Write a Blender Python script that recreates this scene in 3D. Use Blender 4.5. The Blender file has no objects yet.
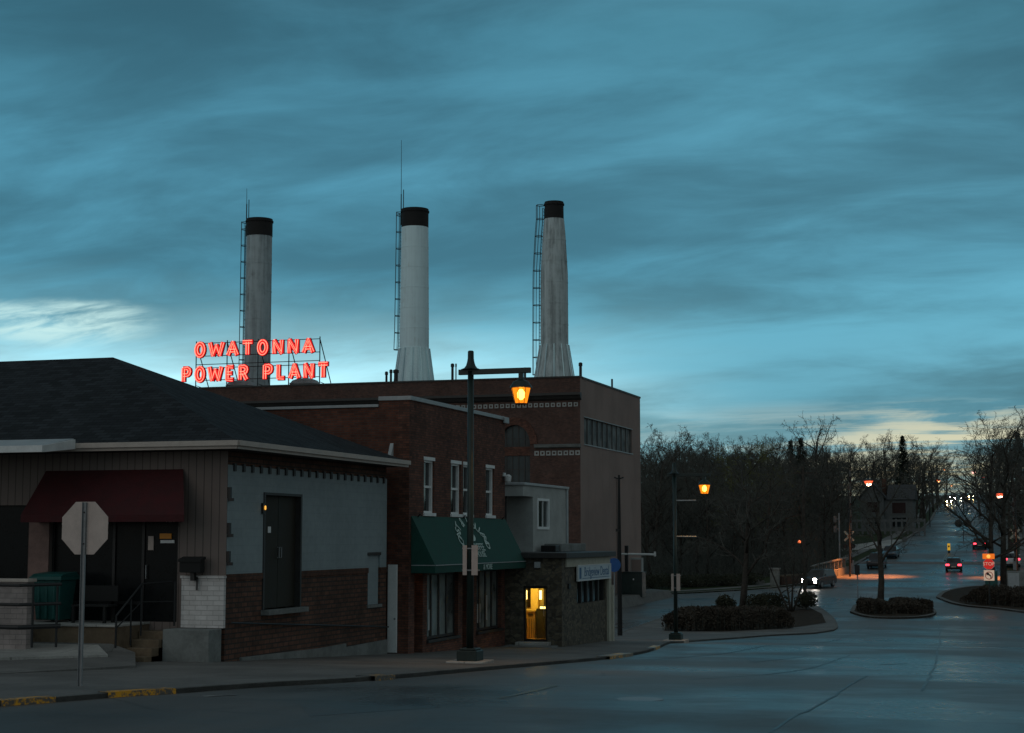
import bpy, bmesh, math, random
from mathutils import Vector, Matrix
R = math.radians
rnd = random.Random(7)
C = bpy.context.scene.collection
SC = bpy.context.scene

# ------------------------------------------------------------------ camera
F, HZ, TH = 1650.0, 537.0, R(17.7)
PIT = math.atan((HZ - 366.5) / F)
cd = bpy.data.cameras.new('camera')
cd.sensor_width = 36.0
cd.lens = 36.0 * F / 1024.0
cd.clip_start = 0.1
cd.clip_end = 6000
cam = bpy.data.objects.new('camera', cd)
C.objects.link(cam)
cam.location = (0, 0, 0)
cam.rotation_euler = (R(90) + PIT, 0, TH)
SC.camera = cam

# ------------------------------------------------------------------ colour management
SC.view_settings.view_transform = 'Standard'
SC.view_settings.look = 'None'
SC.view_settings.gamma = 1
SC.view_settings.use_curve_mapping = False
SC.view_settings.exposure = 0.0
SC.cycles.use_denoising = True
SC.cycles.max_bounces = 6
SC.cycles.transparent_max_bounces = 8
SC.cycles.sample_clamp_indirect = 3.0


# ------------------------------------------------------------------ node helper
class NT:
    def __init__(s, tree):
        s.t = tree
        s.n = tree.nodes
        s.l = tree.links

    def node(s, typ, inputs=None, **kw):
        n = s.n.new(typ)
        for k, v in kw.items():
            setattr(n, k, v)
        for k, v in (inputs or {}).items():
            s.put(n.inputs[k], v)
        return n

    def put(s, sock, v):
        if isinstance(v, bpy.types.NodeSocket):
            s.l.new(v, sock)
        elif isinstance(v, tuple) and len(v) == 3 and sock.type == 'RGBA':
            sock.default_value = (*v, 1)
        else:
            sock.default_value = v

    def math(s, op, a, b=0.0, c=None, clamp=False):
        n = s.n.new('ShaderNodeMath')
        n.operation = op
        n.use_clamp = clamp
        s.put(n.inputs[0], a)
        s.put(n.inputs[1], b)
        if c is not None:
            s.put(n.inputs[2], c)
        return n.outputs[0]

    def mix(s, f, a, b, blend='MIX'):
        n = s.n.new('ShaderNodeMix')
        n.data_type = 'RGBA'
        n.blend_type = blend
        s.put(n.inputs[0], f)
        s.put(n.inputs[6], a)
        s.put(n.inputs[7], b)
        return n.outputs[2]

    def smooth(s, v, lo, hi, a=0.0, b=1.0):
        n = s.n.new('ShaderNodeMapRange')
        n.interpolation_type = 'SMOOTHSTEP'
        s.put(n.inputs[0], v)
        for i, q in enumerate((lo, hi, a, b)):
            n.inputs[i + 1].default_value = q
        return n.outputs[0]

    def ramp(s, v, stops):
        n = s.n.new('ShaderNodeValToRGB')
        e = n.color_ramp.elements
        while len(e) < len(stops):
            e.new(0.5)
        for el, (p, c) in zip(e, stops):
            el.position = p
            el.color = (*c, 1)
        s.put(n.inputs[0], v)
        return n.outputs[0]

    def noise(s, vec, scale, detail=4, rough=0.55, dist=0.0):
        n = s.n.new('ShaderNodeTexNoise')
        s.put(n.inputs['Vector'], vec)
        n.inputs['Scale'].default_value = scale
        n.inputs['Detail'].default_value = detail
        n.inputs['Roughness'].default_value = rough
        n.inputs['Distortion'].default_value = dist
        return n.outputs[0]


# ------------------------------------------------------------------ sky
SUN_EL, SUN_AZ = R(24), R(205)     # azimuth measured from +Y towards +X: behind the camera, a little left
world = bpy.data.worlds.new('World')
SC.world = world
world.use_nodes = True
w = NT(world.node_tree)
w.n.clear()
co = w.node('ShaderNodeTexCoord').outputs['Generated']
sp = w.node('ShaderNodeSeparateXYZ', {0: co})
X, Y, Z = sp.outputs
zc = w.math('MAXIMUM', Z, 0.0)
# cloud deck: direction projected on a plane overhead
den = w.math('ADD', zc, 0.10)
u = w.math('DIVIDE', X, den)
v = w.math('DIVIDE', Y, den)
den2 = w.math('ADD', zc, 0.24)
dome = w.node('ShaderNodeCombineXYZ', {0: w.math('DIVIDE', X, den2), 1: w.math('DIVIDE', Y, den2), 2: 0.0}).outputs[0]
deck = w.node('ShaderNodeCombineXYZ', {0: u, 1: v, 2: 0.0}).outputs[0]


def mapping(vec, rz, sx, sy, loc=(0, 0, 0)):
    return w.node('ShaderNodeMapping', {'Vector': vec, 'Rotation': (0, 0, rz), 'Scale': (sx, sy, 1), 'Location': loc}).outputs[0]


n_big = w.noise(mapping(dome, R(-24), 0.85, 1.35, (3.1, 0.7, 0)), 1.25, 5, 0.50, 0.35)
n_mid = w.noise(mapping(dome, R(-32), 0.85, 1.7, (1.3, 4.2, 0)), 3.3, 8, 0.60, 0.5)
n_str = w.noise(mapping(deck, R(-8), 0.5, 1.6, (7.7, 2.2, 0)), 2.4, 6, 0.6, 0.5)
zr = w.math('ADD', zc, w.math('ADD', w.math('MULTIPLY', w.math('SUBTRACT', n_mid, 0.5), 0.035), w.math('MULTIPLY', w.math('SUBTRACT', n_big, 0.5), 0.03)))
left = w.ramp(zr, [(0.0, (0.274, 0.455, 0.489)), (0.05, (0.248, 0.558, 0.639)), (0.095, (0.412, 0.740, 0.827)), (0.116, (0.278, 0.592, 0.699)), (0.136, (0.113, 0.333, 0.433)),
                   (0.158, (0.065, 0.245, 0.344)), (0.22, (0.063, 0.234, 0.331)), (0.30, (0.044, 0.168, 0.238)), (0.46, (0.067, 0.145, 0.190)), (0.62, (0.125, 0.155, 0.165)), (1.0, (0.140, 0.155, 0.160))])
right = w.ramp(zc, [(0.0, (0.315, 0.433, 0.396)), (0.05, (0.164, 0.336, 0.389)), (0.075, (0.079, 0.245, 0.319)), (0.10, (0.091, 0.284, 0.372)), (0.132, (0.084, 0.284, 0.378)),
                    (0.165, (0.075, 0.267, 0.366)), (0.22, (0.070, 0.245, 0.337)), (0.30, (0.048, 0.177, 0.243)), (0.46, (0.067, 0.145, 0.190)), (0.62, (0.125, 0.155, 0.165)), (1.0, (0.140, 0.155, 0.160))])
side = w.smooth(w.math('ADD', X, w.math('MULTIPLY', w.math('SUBTRACT', n_big, 0.5), 0.25)), -0.40, -0.10)
base = w.mix(side, left, right)
cl = w.math('ADD', w.math('MULTIPLY', n_big, 1.1), w.math('MULTIPLY', n_mid, 0.55))
cl = w.math('ADD', cl, w.math('MULTIPLY', n_str, 0.12))
gain = w.smooth(cl, 0.70, 1.14, 0.68, 1.46)
gaincol = w.node('ShaderNodeCombineColor', {0: gain, 1: gain, 2: gain}).outputs[0]
base = w.mix(1.0, base, gaincol, 'MULTIPLY')


def dirvec(px, py):
    a = (px - 512) / F
    b = (366.5 - py) / F
    f = math.cos(PIT) - b * math.sin(PIT)
    return Vector((a * math.cos(TH) - f * math.sin(TH), a * math.sin(TH) + f * math.cos(TH), math.sin(PIT) + b * math.cos(PIT)))


def lobe(px, py, sx, sz):
    """soft elliptical lobe of the sky round one direction: 1 at its middle, 0 outside"""
    d = dirvec(px, py).normalized()
    hd = Vector((d.y, -d.x)).normalized()
    h = w.math('ADD', w.math('MULTIPLY', w.math('SUBTRACT', X, d.x), hd.x), w.math('MULTIPLY', w.math('SUBTRACT', Y, d.y), hd.y))
    h = w.math('DIVIDE', h, sx)
    q = w.math('DIVIDE', w.math('SUBTRACT', Z, d.z), sz)
    r2 = w.math('ADD', w.math('MULTIPLY', h, h), w.math('MULTIPLY', q, q))
    return w.smooth(r2, 0.0, 1.0, 1.0, 0.0)


front = w.smooth(Y, 0.0, 0.5)
ragged = w.smooth(w.math('ADD', n_str, w.math('MULTIPLY', n_mid, 0.7)), 0.74, 0.98)
glow = w.math('MULTIPLY', w.math('MULTIPLY', lobe(965, 462, 0.15, 0.040), ragged), front)
base = w.mix(w.math('MULTIPLY', glow, 0.95), base, (0.86, 0.74, 0.42))
glow3 = w.math('MULTIPLY', w.math('MULTIPLY', lobe(860, 432, 0.20, 0.022), ragged), front)
base = w.mix(w.math('MULTIPLY', glow3, 0.45), base, (0.42, 0.50, 0.46))
n_fine = w.noise(mapping(dome, R(-20), 1.0, 2.2, (2.2, 9.1, 0)), 9.0, 6, 0.6, 0.4)
rag2 = w.smooth(w.math('ADD', n_fine, w.math('MULTIPLY', n_mid, 0.6)), 0.62, 1.0)
gap = w.math('MULTIPLY', w.math('MULTIPLY', w.math('MULTIPLY', lobe(50, 318, 0.075, 0.020), rag2), front), w.smooth(zr, 0.131, 0.140, 1.0, 0.0))
base = w.mix(w.math('MULTIPLY', gap, 0.9), base, (0.60, 0.86, 0.84))
back = w.smooth(Y, -0.6, 0.25, 1.0, 0.0)
base = w.mix(w.math('MULTIPLY', back, 0.8), base, (0.215, 0.305, 0.33))
east = w.smooth(X, 0.10, 0.75)
base = w.mix(w.math('MULTIPLY', east, 0.85), base, (0.175, 0.20, 0.198))
sky = w.node('ShaderNodeTexSky', sky_type='NISHITA', sun_disc=False, sun_elevation=SUN_EL, sun_rotation=SUN_AZ)
b1 = w.node('ShaderNodeBackground', {'Color': sky.outputs[0], 'Strength': 0.004})
b2 = w.node('ShaderNodeBackground', {'Color': base, 'Strength': 1.0})
addb = w.node('ShaderNodeAddShader', {0: b1.outputs[0], 1: b2.outputs[0]})
w.node('ShaderNodeOutputWorld', {'Surface': addb.outputs[0]})

# weak warm fill from behind the camera, added in place of unseen street lamps
sd = bpy.data.lights.new('warm_fill', 'SUN')
sd.energy = 0.14
sd.color = (1.0, 0.58, 0.40)
sd.angle = R(50)
so = bpy.data.objects.new('warm_fill', sd)
C.objects.link(so)
so.location = (0, -30, 40)
sv = Vector((math.sin(SUN_AZ) * math.cos(SUN_EL), math.cos(SUN_AZ) * math.cos(SUN_EL), math.sin(SUN_EL)))
so.rotation_euler = sv.to_track_quat('Z', 'Y').to_euler()

# ------------------------------------------------------------------ terrain: height depends on the distance along the street
KN = [(-300, -2.3), (0, -2.3), (22, -2.36), (33.85, -2.86), (43.7, -3.34), (52.8, -3.68), (59, -3.82), (66, -4.25), (76, -4.8), (88, -5.3),
      (105, -5.6), (130, -5.6), (150, -5.35), (165, -5.0), (190, -4.1), (205, -3.4), (235, -1.5), (250, -.5), (309, 2.5), (381, 5.9),
      (512, 12.4), (600, 14.0), (4000, 14.0)]


def zlin(y):
    for (a, za), (b, zb) in zip(KN, KN[1:]):
        if y <= b:
            return za + (zb - za) * (y - a) / (b - a)
    return KN[-1][1]


STEP = 2.0
KY0, KNUM = -60.0, 420
KZ = []
for i in range(KNUM + 1):
    yy = KY0 + STEP * i
    hw = 1.5 if yy < 70 else 8
    KZ.append(sum(zlin(yy + k * hw / 4) for k in range(-4, 5)) / 9)


def zg(y):
    t = (y - KY0) / STEP
    if t <= 0:
        return KZ[0]
    if t >= KNUM:
        return KZ[-1]
    i = int(t)
    return KZ[i] + (KZ[i + 1] - KZ[i]) * (t - i)


def gnd(px, py, dz=0.0):
    """the point of the terrain (raised by dz) seen at a pixel of the photograph"""
    d = dirvec(px, py)
    t, st = 8.0, 0.5
    while t < 900:
        if d.z * t <= zg(d.y * t) + dz:
            break
        t += st
    a, b = t - st, t
    for _ in range(24):
        m = (a + b) / 2
        if d.z * m <= zg(d.y * m) + dz:
            b = m
        else:
            a = m
    return d * b


def on_x(px, py, x):
    d = dirvec(px, py)
    return d * (x / d.x)


def on_y(px, py, y):
    d = dirvec(px, py)
    return d * (y / d.y)


def depth(p):
    return -p.x * math.sin(TH) + p.y * math.cos(TH)


def at_depth(px, py, dd):
    d = dirvec(px, py)
    return d * (dd / depth(d))


# ------------------------------------------------------------------ materials
MATS = {}


def new_mat(name):
    m = bpy.data.materials.new(name)
    m.use_nodes = True
    t = NT(m.node_tree)
    bs = t.n.get('Principled BSDF')
    MATS[name] = m
    return m, t, bs


def plain(name, col, rough=0.7, metal=0.0, var=0.25, scale=3.0, bump=0.0, bscale=40.0, spec=0.4, streak=False):
    """a surface with uneven colour, gloss and a little relief"""
    m, t, bs = new_mat(name)
    tc = t.node('ShaderNodeTexCoord').outputs['Object']
    vec = tc
    if streak:
        vec = t.node('ShaderNodeMapping', {'Vector': tc, 'Scale': (1, 1, 0.08)}).outputs[0]
    n1 = t.noise(vec, scale, 5, 0.6)
    n2 = t.noise(tc, scale * 9, 3, 0.6)
    k = t.math('ADD', t.math('MULTIPLY', n1, 0.7), t.math('MULTIPLY', n2, 0.3))
    f = t.smooth(k, 0.3, 0.7)
    lo = tuple(c * (1 - var) for c in col)
    hi = tuple(min(1, c * (1 + var)) for c in col)
    t.put(bs.inputs['Base Color'], t.mix(f, lo, hi))
    t.put(bs.inputs['Roughness'], t.smooth(k, 0.2, 0.8, max(0.03, rough - 0.08), min(1, rough + 0.08)))
    bs.inputs['Metallic'].default_value = metal
    bs.inputs['Specular IOR Level'].default_value = spec
    if bump:
        b = t.node('ShaderNodeBump', {'Height': t.noise(tc, bscale, 4), 'Strength': bump, 'Distance': 0.02})
        t.put(bs.inputs['Normal'], b.outputs[0])
    return m


def emit(name, col, strength, base=(0.6, 0.5, 0.4)):
    m, t, bs = new_mat(name)
    bs.inputs['Base Color'].default_value = (*base, 1)
    bs.inputs['Emission Color'].default_value = (*col, 1)
    bs.inputs['Emission Strength'].default_value = strength
    bs.inputs['Roughness'].default_value = 0.4
    return m


def brick(name, c1, c2, mortar, bw=0.215, bh=0.07, rough=0.85, bump=0.5, patch=0.35, msize=0.008):
    m, t, bs = new_mat(name)
    uv = t.node('ShaderNodeTexCoord').outputs['UV']
    ob = t.node('ShaderNodeTexCoord').outputs['Object']
    br = t.node('ShaderNodeTexBrick', {'Vector': uv, 'Color1': c1, 'Color2': c2, 'Mortar': mortar, 'Scale': 1.0,
                                       'Mortar Size': msize, 'Brick Width': bw, 'Row Height': bh, 'Bias': 0.0})
    n = t.noise(ob, 0.7, 5, 0.6)
    n2 = t.noise(ob, 5.0, 3, 0.6)
    k = t.smooth(t.math('ADD', t.math('MULTIPLY', n, .6), t.math('MULTIPLY', n2, .4)), 0.32, 0.68, 1 - patch, 1 + patch)
    kk = t.node('ShaderNodeCombineColor', {0: k, 1: k, 2: k}).outputs[0]
    t.put(bs.inputs['Base Color'], t.mix(1.0, br.outputs[0], kk, 'MULTIPLY'))
    bs.inputs['Roughness'].default_value = rough
    bs.inputs['Specular IOR Level'].default_value = 0.25
    inv = t.math('SUBTRACT', 1.0, br.outputs[1])
    b = t.node('ShaderNodeBump', {'Height': inv, 'Strength': bump, 'Distance': 0.01})
    t.put(bs.inputs['Normal'], b.outputs[0])
    return m


def striped(name, c1, c2, period, rough=0.7, axis=0, duty=0.12, bump=0.4):
    """vertical boards or standing seams: a groove every period along u"""
    m, t, bs = new_mat(name)
    uv = t.node('ShaderNodeTexCoord').outputs['UV']
    ob = t.node('ShaderNodeTexCoord').outputs['Object']
    s = t.node('ShaderNodeSeparateXYZ', {0: uv}).outputs[axis]
    fr = t.math('FRACT', t.math('DIVIDE', s, period))
    g = t.math('LESS_THAN', fr, duty)
    n = t.smooth(t.noise(ob, .35, 4, .5), 0.3, 0.7, .9, 1.1)
    kk = t.node('ShaderNodeCombineColor', {0: n, 1: n, 2: n}).outputs[0]
    t.put(bs.inputs['Base Color'], t.mix(1.0, t.mix(g, c1, c2), kk, 'MULTIPLY'))
    bs.inputs['Roughness'].default_value = rough
    bs.inputs['Specular IOR Level'].default_value = 0.3
    b = t.node('ShaderNodeBump', {'Height': t.math('SUBTRACT', 1.0, g), 'Strength': bump, 'Distance': 0.015})
    t.put(bs.inputs['Normal'], b.outputs[0])
    return m


def asphalt(name, col, wet=0.45):
    m, t, bs = new_mat(name)
    ob = t.node('ShaderNodeTexCoord').outputs['Object']
    st = t.node('ShaderNodeMapping', {'Vector': ob, 'Scale': (0.5, 0.05, 1), 'Rotation': (0, 0, 0)}).outputs[0]
    n1 = t.noise(ob, 0.12, 6, 0.62)
    n2 = t.noise(st, 1.0, 5, 0.6)
    n3 = t.noise(ob, 55.0, 3, 0.7)
    k = t.math('ADD', t.math('ADD', t.math('MULTIPLY', n1, .45), t.math('MULTIPLY', n2, .35)), t.math('MULTIPLY', n3, .2))
    f = t.smooth(k, 0.36, 0.64)
    lo = tuple(c * 0.50 for c in col)
    hi = tuple(c * 1.45 for c in col)
    colr = t.mix(f, lo, hi)
    # hairline cracks
    vo = t.node('ShaderNodeTexVoronoi', {'Vector': t.mix(0.12, ob, t.node('ShaderNodeTexNoise', {'Vector': ob, 'Scale': 0.8}).outputs[1]), 'Scale': 0.16}, feature='DISTANCE_TO_EDGE')
    cr = t.smooth(vo.outputs[0], 0.0, 0.012, 1.0, 0.0)
    cr = t.math('MULTIPLY', cr, t.smooth(t.noise(ob, 0.25, 3), 0.5, 0.62))
    colr = t.mix(t.math('MULTIPLY', cr, 0.6), colr, tuple(c * 0.35 for c in col))
    t.put(bs.inputs['Base Color'], colr)
    t.put(bs.inputs['Roughness'], t.smooth(t.math('ADD', t.math('MULTIPLY', n1, .7), t.math('MULTIPLY', k, .3)), 0.38, 0.60, wet - 0.15, wet + 0.12))
    bs.inputs['Specular IOR Level'].default_value = 0.5
    b = t.node('ShaderNodeBump', {'Height': t.math('ADD', t.math('MULTIPLY', n3, 1.0), t.math('MULTIPLY', t.noise(ob, 9, 3), .6)), 'Strength': 0.22, 'Distance': 0.02})
    t.put(bs.inputs['Normal'], b.outputs[0])
    return m


def concrete(name, col, joint=1.5, rough=0.75):
    m, t, bs = new_mat(name)
    ob = t.node('ShaderNodeTexCoord').outputs['Object']
    s = t.node('ShaderNodeSeparateXYZ', {0: ob})
    gx = t.math('LESS_THAN', t.math('FRACT', t.math('DIVIDE', s.outputs[0], joint)), 0.012)
    gy = t.math('LESS_THAN', t.math('FRACT', t.math('DIVIDE', s.outputs[1], joint)), 0.012)
    g = t.math('MAXIMUM', gx, gy)
    n1 = t.noise(ob, 0.5, 6, 0.65)
    n2 = t.noise(ob, 18.0, 3, 0.7)
    f = t.smooth(t.math('ADD', t.math('MULTIPLY', n1, .7), t.math('MULTIPLY', n2, .3)), 0.35, 0.65)
    c = t.mix(f, tuple(x * .68 for x in col), tuple(x * 1.25 for x in col))
    t.put(bs.inputs['Base Color'], t.mix(t.math('MULTIPLY', g, .7), c, tuple(x * .3 for x in col)))
    bs.inputs['Roughness'].default_value = rough
    bs.inputs['Specular IOR Level'].default_value = 0.35
    b = t.node('ShaderNodeBump', {'Height': t.math('SUBTRACT', n2, g), 'Strength': 0.3, 'Distance': 0.02})
    t.put(bs.inputs['Normal'], b.outputs[0])
    return m


def worn_paint(name, col, under, lo=0.45, hi=0.6):
    m, t, bs = new_mat(name)
    ob = t.node('ShaderNodeTexCoord').outputs['Object']
    n = t.math('ADD', t.math('MULTIPLY', t.noise(ob, 1.2, 6, 0.7), .6), t.math('MULTIPLY', t.noise(ob, 14, 4, 0.7), .4))
    t.put(bs.inputs['Base Color'], t.mix(t.smooth(n, lo, hi), under, col))
    bs.inputs['Roughness'].default_value = 0.36
    b = t.node('ShaderNodeBump', {'Height': t.math('ADD', t.noise(ob, 55, 3, 0.7), t.math('MULTIPLY', t.noise(ob, 9, 3), .6)), 'Strength': 0.22, 'Distance': 0.02})
    t.put(bs.inputs['Normal'], b.outputs[0])
    return m


def glass_mat(name, tint=(0.012, 0.016, 0.018), rough=0.06):
    m, t, bs = new_mat(name)
    ob = t.node('ShaderNodeTexCoord').outputs['Object']
    t.put(bs.inputs['Base Color'], t.mix(t.smooth(t.noise(ob, 0.9, 4), .35, .65), tuple(c * .4 for c in tint), tuple(c * 1.8 for c in tint)))
    bs.inputs['Roughness'].default_value = rough
    b = t.node('ShaderNodeBump', {'Height': t.noise(ob, 1.6, 2), 'Strength': 0.06, 'Distance': 0.05})
    t.put(bs.inputs['Normal'], b.outputs[0])
    return m


def clear_pane(name):
    m, t, bs = new_mat(name)
    tr = t.node('ShaderNodeBsdfTransparent', {'Color': (0.86, 0.88, 0.86)})
    gl = t.node('ShaderNodeBsdfGlossy', {'Color': (1, 1, 1), 'Roughness': 0.03})
    lw = t.node('ShaderNodeFresnel', {'IOR': 1.45})
    mx = t.node('ShaderNodeMixShader', {0: lw.outputs[0], 1: tr.outputs[0], 2: gl.outputs[0]})
    out = [n for n in t.n if n.type == 'OUTPUT_MATERIAL'][0]
    t.l.new(mx.outputs[0], out.inputs[0])
    return m


def shingle_mat(name, col):
    m, t, bs = new_mat(name)
    uv = t.node('ShaderNodeTexCoord').outputs['UV']
    ob = t.node('ShaderNodeTexCoord').outputs['Object']
    br = t.node('ShaderNodeTexBrick', {'Vector': uv, 'Color1': tuple(c * .65 for c in col), 'Color2': tuple(c * 1.4 for c in col),
                                       'Mortar': tuple(c * .3 for c in col), 'Scale': 1.0, 'Mortar Size': 0.008, 'Brick Width': 0.33, 'Row Height': 0.14})
    k = t.smooth(t.noise(ob, 0.5, 5), .3, .7, .9, 1.1)
    kk = t.node('ShaderNodeCombineColor', {0: k, 1: k, 2: k}).outputs[0]
    t.put(bs.inputs['Base Color'], t.mix(1.0, br.outputs[0], kk, 'MULTIPLY'))
    bs.inputs['Roughness'].default_value = 0.9
    bs.inputs['Specular IOR Level'].default_value = 0.15
    b = t.node('ShaderNodeBump', {'Height': t.math('SUBTRACT', 1.0, br.outputs[1]), 'Strength': 0.5, 'Distance': 0.012})
    t.put(bs.inputs['Normal'], b.outputs[0])
    return m


def leaf_mat(name, c1, c2, rough=0.75):
    m, t, bs = new_mat(name)
    g = t.node('ShaderNodeNewGeometry')
    t.put(bs.inputs['Base Color'], t.mix(g.outputs['Random Per Island'], c1, c2))
    bs.inputs['Roughness'].default_value = rough
    bs.inputs['Specular IOR Level'].default_value = 0.2
    return m


def cobble(name):
    """random field stones set in mortar"""
    m, t, bs = new_mat(name)
    uv = t.node('ShaderNodeTexCoord').outputs['UV']
    sc = t.node('ShaderNodeMapping', {'Vector': uv, 'Scale': (1.5, 2.2, 1.5)}).outputs[0]
    v1 = t.node('ShaderNodeTexVoronoi', {'Vector': sc, 'Scale': 4.2})
    v2 = t.node('ShaderNodeTexVoronoi', {'Vector': sc, 'Scale': 4.2}, feature='DISTANCE_TO_EDGE')
    e = t.smooth(v2.outputs[0], 0.02, 0.07)
    hsv = t.node('ShaderNodeSeparateColor', {0: v1.outputs['Color']})
    stone = t.mix(hsv.outputs[0], (.045, .036, .026), (.15, .125, .085))
    t.put(bs.inputs['Base Color'], t.mix(e, (.07, .065, .058), stone))
    bs.inputs['Roughness'].default_value = 0.85
    b = t.node('ShaderNodeBump', {'Height': e, 'Strength': 0.7, 'Distance': 0.03})
    t.put(bs.inputs['Normal'], b.outputs[0])
    return m


asphalt('asphalt', (.078, .075, .071), 0.40)
asphalt('asphalt_dark', (.062, .060, .057), 0.43)
asphalt('asphalt_patch', (.050, .050, .049), 0.38)
concrete('sidewalk_concrete', (.130, .125, .118), 1.5)
concrete('pale_concrete', (.34, .33, .31), 2.2)
plain('kerb_concrete', (.115, .112, .105), .8, var=.35, scale=1.5, bump=.3)
plain('grey_concrete', (.17, .18, .175), .85, var=.35, scale=1.2, bump=.4, bscale=25)
plain('tan_concrete', (.16, .115, .075), .85, var=.35, scale=1.5, bump=.3)
worn_paint('yellow_paint', (.75, .34, .008), (.10, .09, .08), .47, .54)
worn_paint('faded_white_paint', (.48, .48, .46), (.085, .085, .085), .42, .66)
worn_paint('faded_yellow_paint', (.20, .15, .05), (.05, .05, .05), .40, .6)
plain('tar', (.032, .032, .033), .38, var=.4, bump=.3, bscale=50)
plain('dark_grass', (.030, .040, .018), .95, var=.5, scale=.8, bump=.6, bscale=12, spec=.1)
plain('mulch', (.040, .030, .022), .95, var=.5, scale=2, bump=.6, spec=.1)
brick('dark_brick', (.175, .068, .045), (.085, .038, .028), (.055, .044, .038))
brick('red_brick', (.150, .052, .032), (.085, .034, .024), (.07, .055, .048))
brick('base_brick', (.135, .064, .043), (.078, .042, .030), (.040, .034, .03), .30, .115, bump=.6, msize=.016)
brick('plant_brick', (.120, .058, .044), (.070, .038, .032), (.075, .066, .060), .25, .085, patch=.25)
brick('white_brick', (.66, .63, .62), (.56, .53, .52), (.42, .40, .39), .30, .11, patch=.14, bump=.5)
brick('dull_brick', (.34, .29, .275), (.28, .24, .23), (.22, .19, .185), .30, .11, patch=.2, bump=.5)
brick('painted_block', (.250, .300, .318), (.243, .293, .311), (.225, .272, .29), .40, .20, patch=.10, bump=.25)
brick('soldier_brick', (.115, .050, .032), (.08, .038, .026), (.045, .036, .03), .075, .30)
striped('siding', (.165, .130, .118), (.080, .064, .058), .20)
plain('red_siding', (.19, .12, .105), .8)
striped('gap_siding', (.45, .47, .48), (.25, .26, .27), .30)
striped('panel_wall', (.275, .203, .180), (.21, .155, .138), 2.3, .85, 0, .018, .15)
plain('mullion_metal', (.12, .115, .11), .6)
plain('stucco', (.36, .37, .36), .85, var=.15, scale=1.5, bump=.2)
cobble('field_stone')
shingle_mat('shingles', (.022, .026, .030))
plain('roof_membrane', (.03, .03, .032), .9)
plain('cream_metal', (.42, .36, .32), .5, var=.12)
plain('white_metal', (.62, .63, .63), .45, var=.12)
plain('white_paint', (.72, .73, .73), .5, var=.1)
plain('coping_metal', (.34, .36, .37), .45, var=.15)
plain('dark_trim', (.035, .033, .032), .55)
plain('black_metal', (.012, .012, .013), .45, var=.3)
plain('green_metal', (.010, .022, .020), .4, var=.3)
plain('galvanised', (.23, .24, .25), .45, metal=.3, var=.2)
plain('sign_back', (.50, .40, .36), .55, metal=.0, var=.12, scale=5)
plain('red_canvas', (.048, .006, .008), .85, var=.25, bump=.2)
plain('green_canvas', (.010, .062, .048), .8, var=.2, bump=.2)
plain('pale_lettering', (.50, .62, .58), .7, var=.15)
plain('bin_plastic', (.012, .080, .074), .5, var=.2)
plain('cream_frieze', (.40, .38, .31), .7, var=.15)
plain('sign_white', (.48, .56, .62), .5, var=.06)
plain('sign_blue', (.03, .11, .24), .5, var=.15)
plain('parking_blue', (.02, .09, .28), .4, var=.15)


def stack_mat(name, col, dark, rust, amt):
    m, t, bs = new_mat(name)
    ob = t.node('ShaderNodeTexCoord').outputs['Object']
    runs = t.noise(t.node('ShaderNodeMapping', {'Vector': ob, 'Scale': (1, 1, .045)}).outputs[0], 3.2, 6, .62)
    blot = t.noise(ob, 1.1, 6, .65)
    f = t.smooth(t.math('ADD', t.math('MULTIPLY', runs, .65), t.math('MULTIPLY', blot, .35)), .42, .62)
    c = t.mix(t.math('MULTIPLY', f, amt), col, dark)
    g = t.smooth(t.math('ADD', t.math('MULTIPLY', t.noise(t.node('ShaderNodeMapping', {'Vector': ob, 'Scale': (1, 1, .03), 'Location': (5, 2, 1)}).outputs[0], 5.0, 4), .6), t.math('MULTIPLY', blot, .4)), .54, .66)
    t.put(bs.inputs['Base Color'], t.mix(t.math('MULTIPLY', g, amt * .8), c, rust))
    bs.inputs['Roughness'].default_value = .65
    bs.inputs['Specular IOR Level'].default_value = .3
    return m


stack_mat('stack_grey', (.42, .48, .50), (.25, .285, .30), (.20, .20, .19), .85)
stack_mat('stack_white', (.74, .91, .95), (.60, .74, .78), (.50, .50, .46), .45)
stack_mat('stack_streaked', (.50, .56, .57), (.24, .27, .275), (.62, .66, .66), .95)
plain('stack_black', (.013, .012, .012), .8, var=.4)
plain('flare_metal', (.63, .80, .86), .5, var=.22, scale=1.0, streak=True)
plain('bark', (.058, .050, .043), .95, var=.4, scale=5, bump=.6, bscale=30, spec=.1)
plain('twigs', (.088, .088, .078), .95, var=.4, scale=2, spec=.1)
plain('twigs_willow', (.125, .125, .045), .95, var=.4, scale=2, spec=.1)
leaf_mat('needles', (.008, .016, .010), (.022, .032, .018))
leaf_mat('hedge_leaves', (.026, .020, .015), (.072, .056, .042))
leaf_mat('shrub_leaves', (.018, .022, .013), (.055, .052, .032))
plain('stone_pale', (.20, .195, .18), .85, var=.3, bump=.5, bscale=8)
glass_mat('dark_glass')
glass_mat('shop_glass', (.13, .145, .138), .12)
glass_mat('plant_glass', (.012, .020, .022), .5)
glass_mat('band_glass', (.085, .085, .082), .55)
plain('black_glass', (.006, .008, .009), .3, spec=.12)
clear_pane('clear_pane')
plain('interior_wall', (.62, .46, .16), .7, var=.15)
plain('interior_dark', (.020, .018, .012), .7)
plain('wood_counter', (.42, .24, .07), .6, var=.2)
plain('rubber', (.012, .012, .012), .85)
plain('chrome_rim', (.25, .25, .26), .3, metal=.8)
plain('car_dark', (.018, .022, .026), .22, var=.1, spec=.6)
plain('car_blue', (.020, .045, .070), .22, var=.1, spec=.6)
plain('car_silver', (.30, .33, .35), .25, var=.1, spec=.6)
plain('car_black', (.008, .008, .009), .2, var=.1, spec=.6)
plain('car_white', (.55, .57, .58), .3, var=.1, spec=.6)
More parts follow.
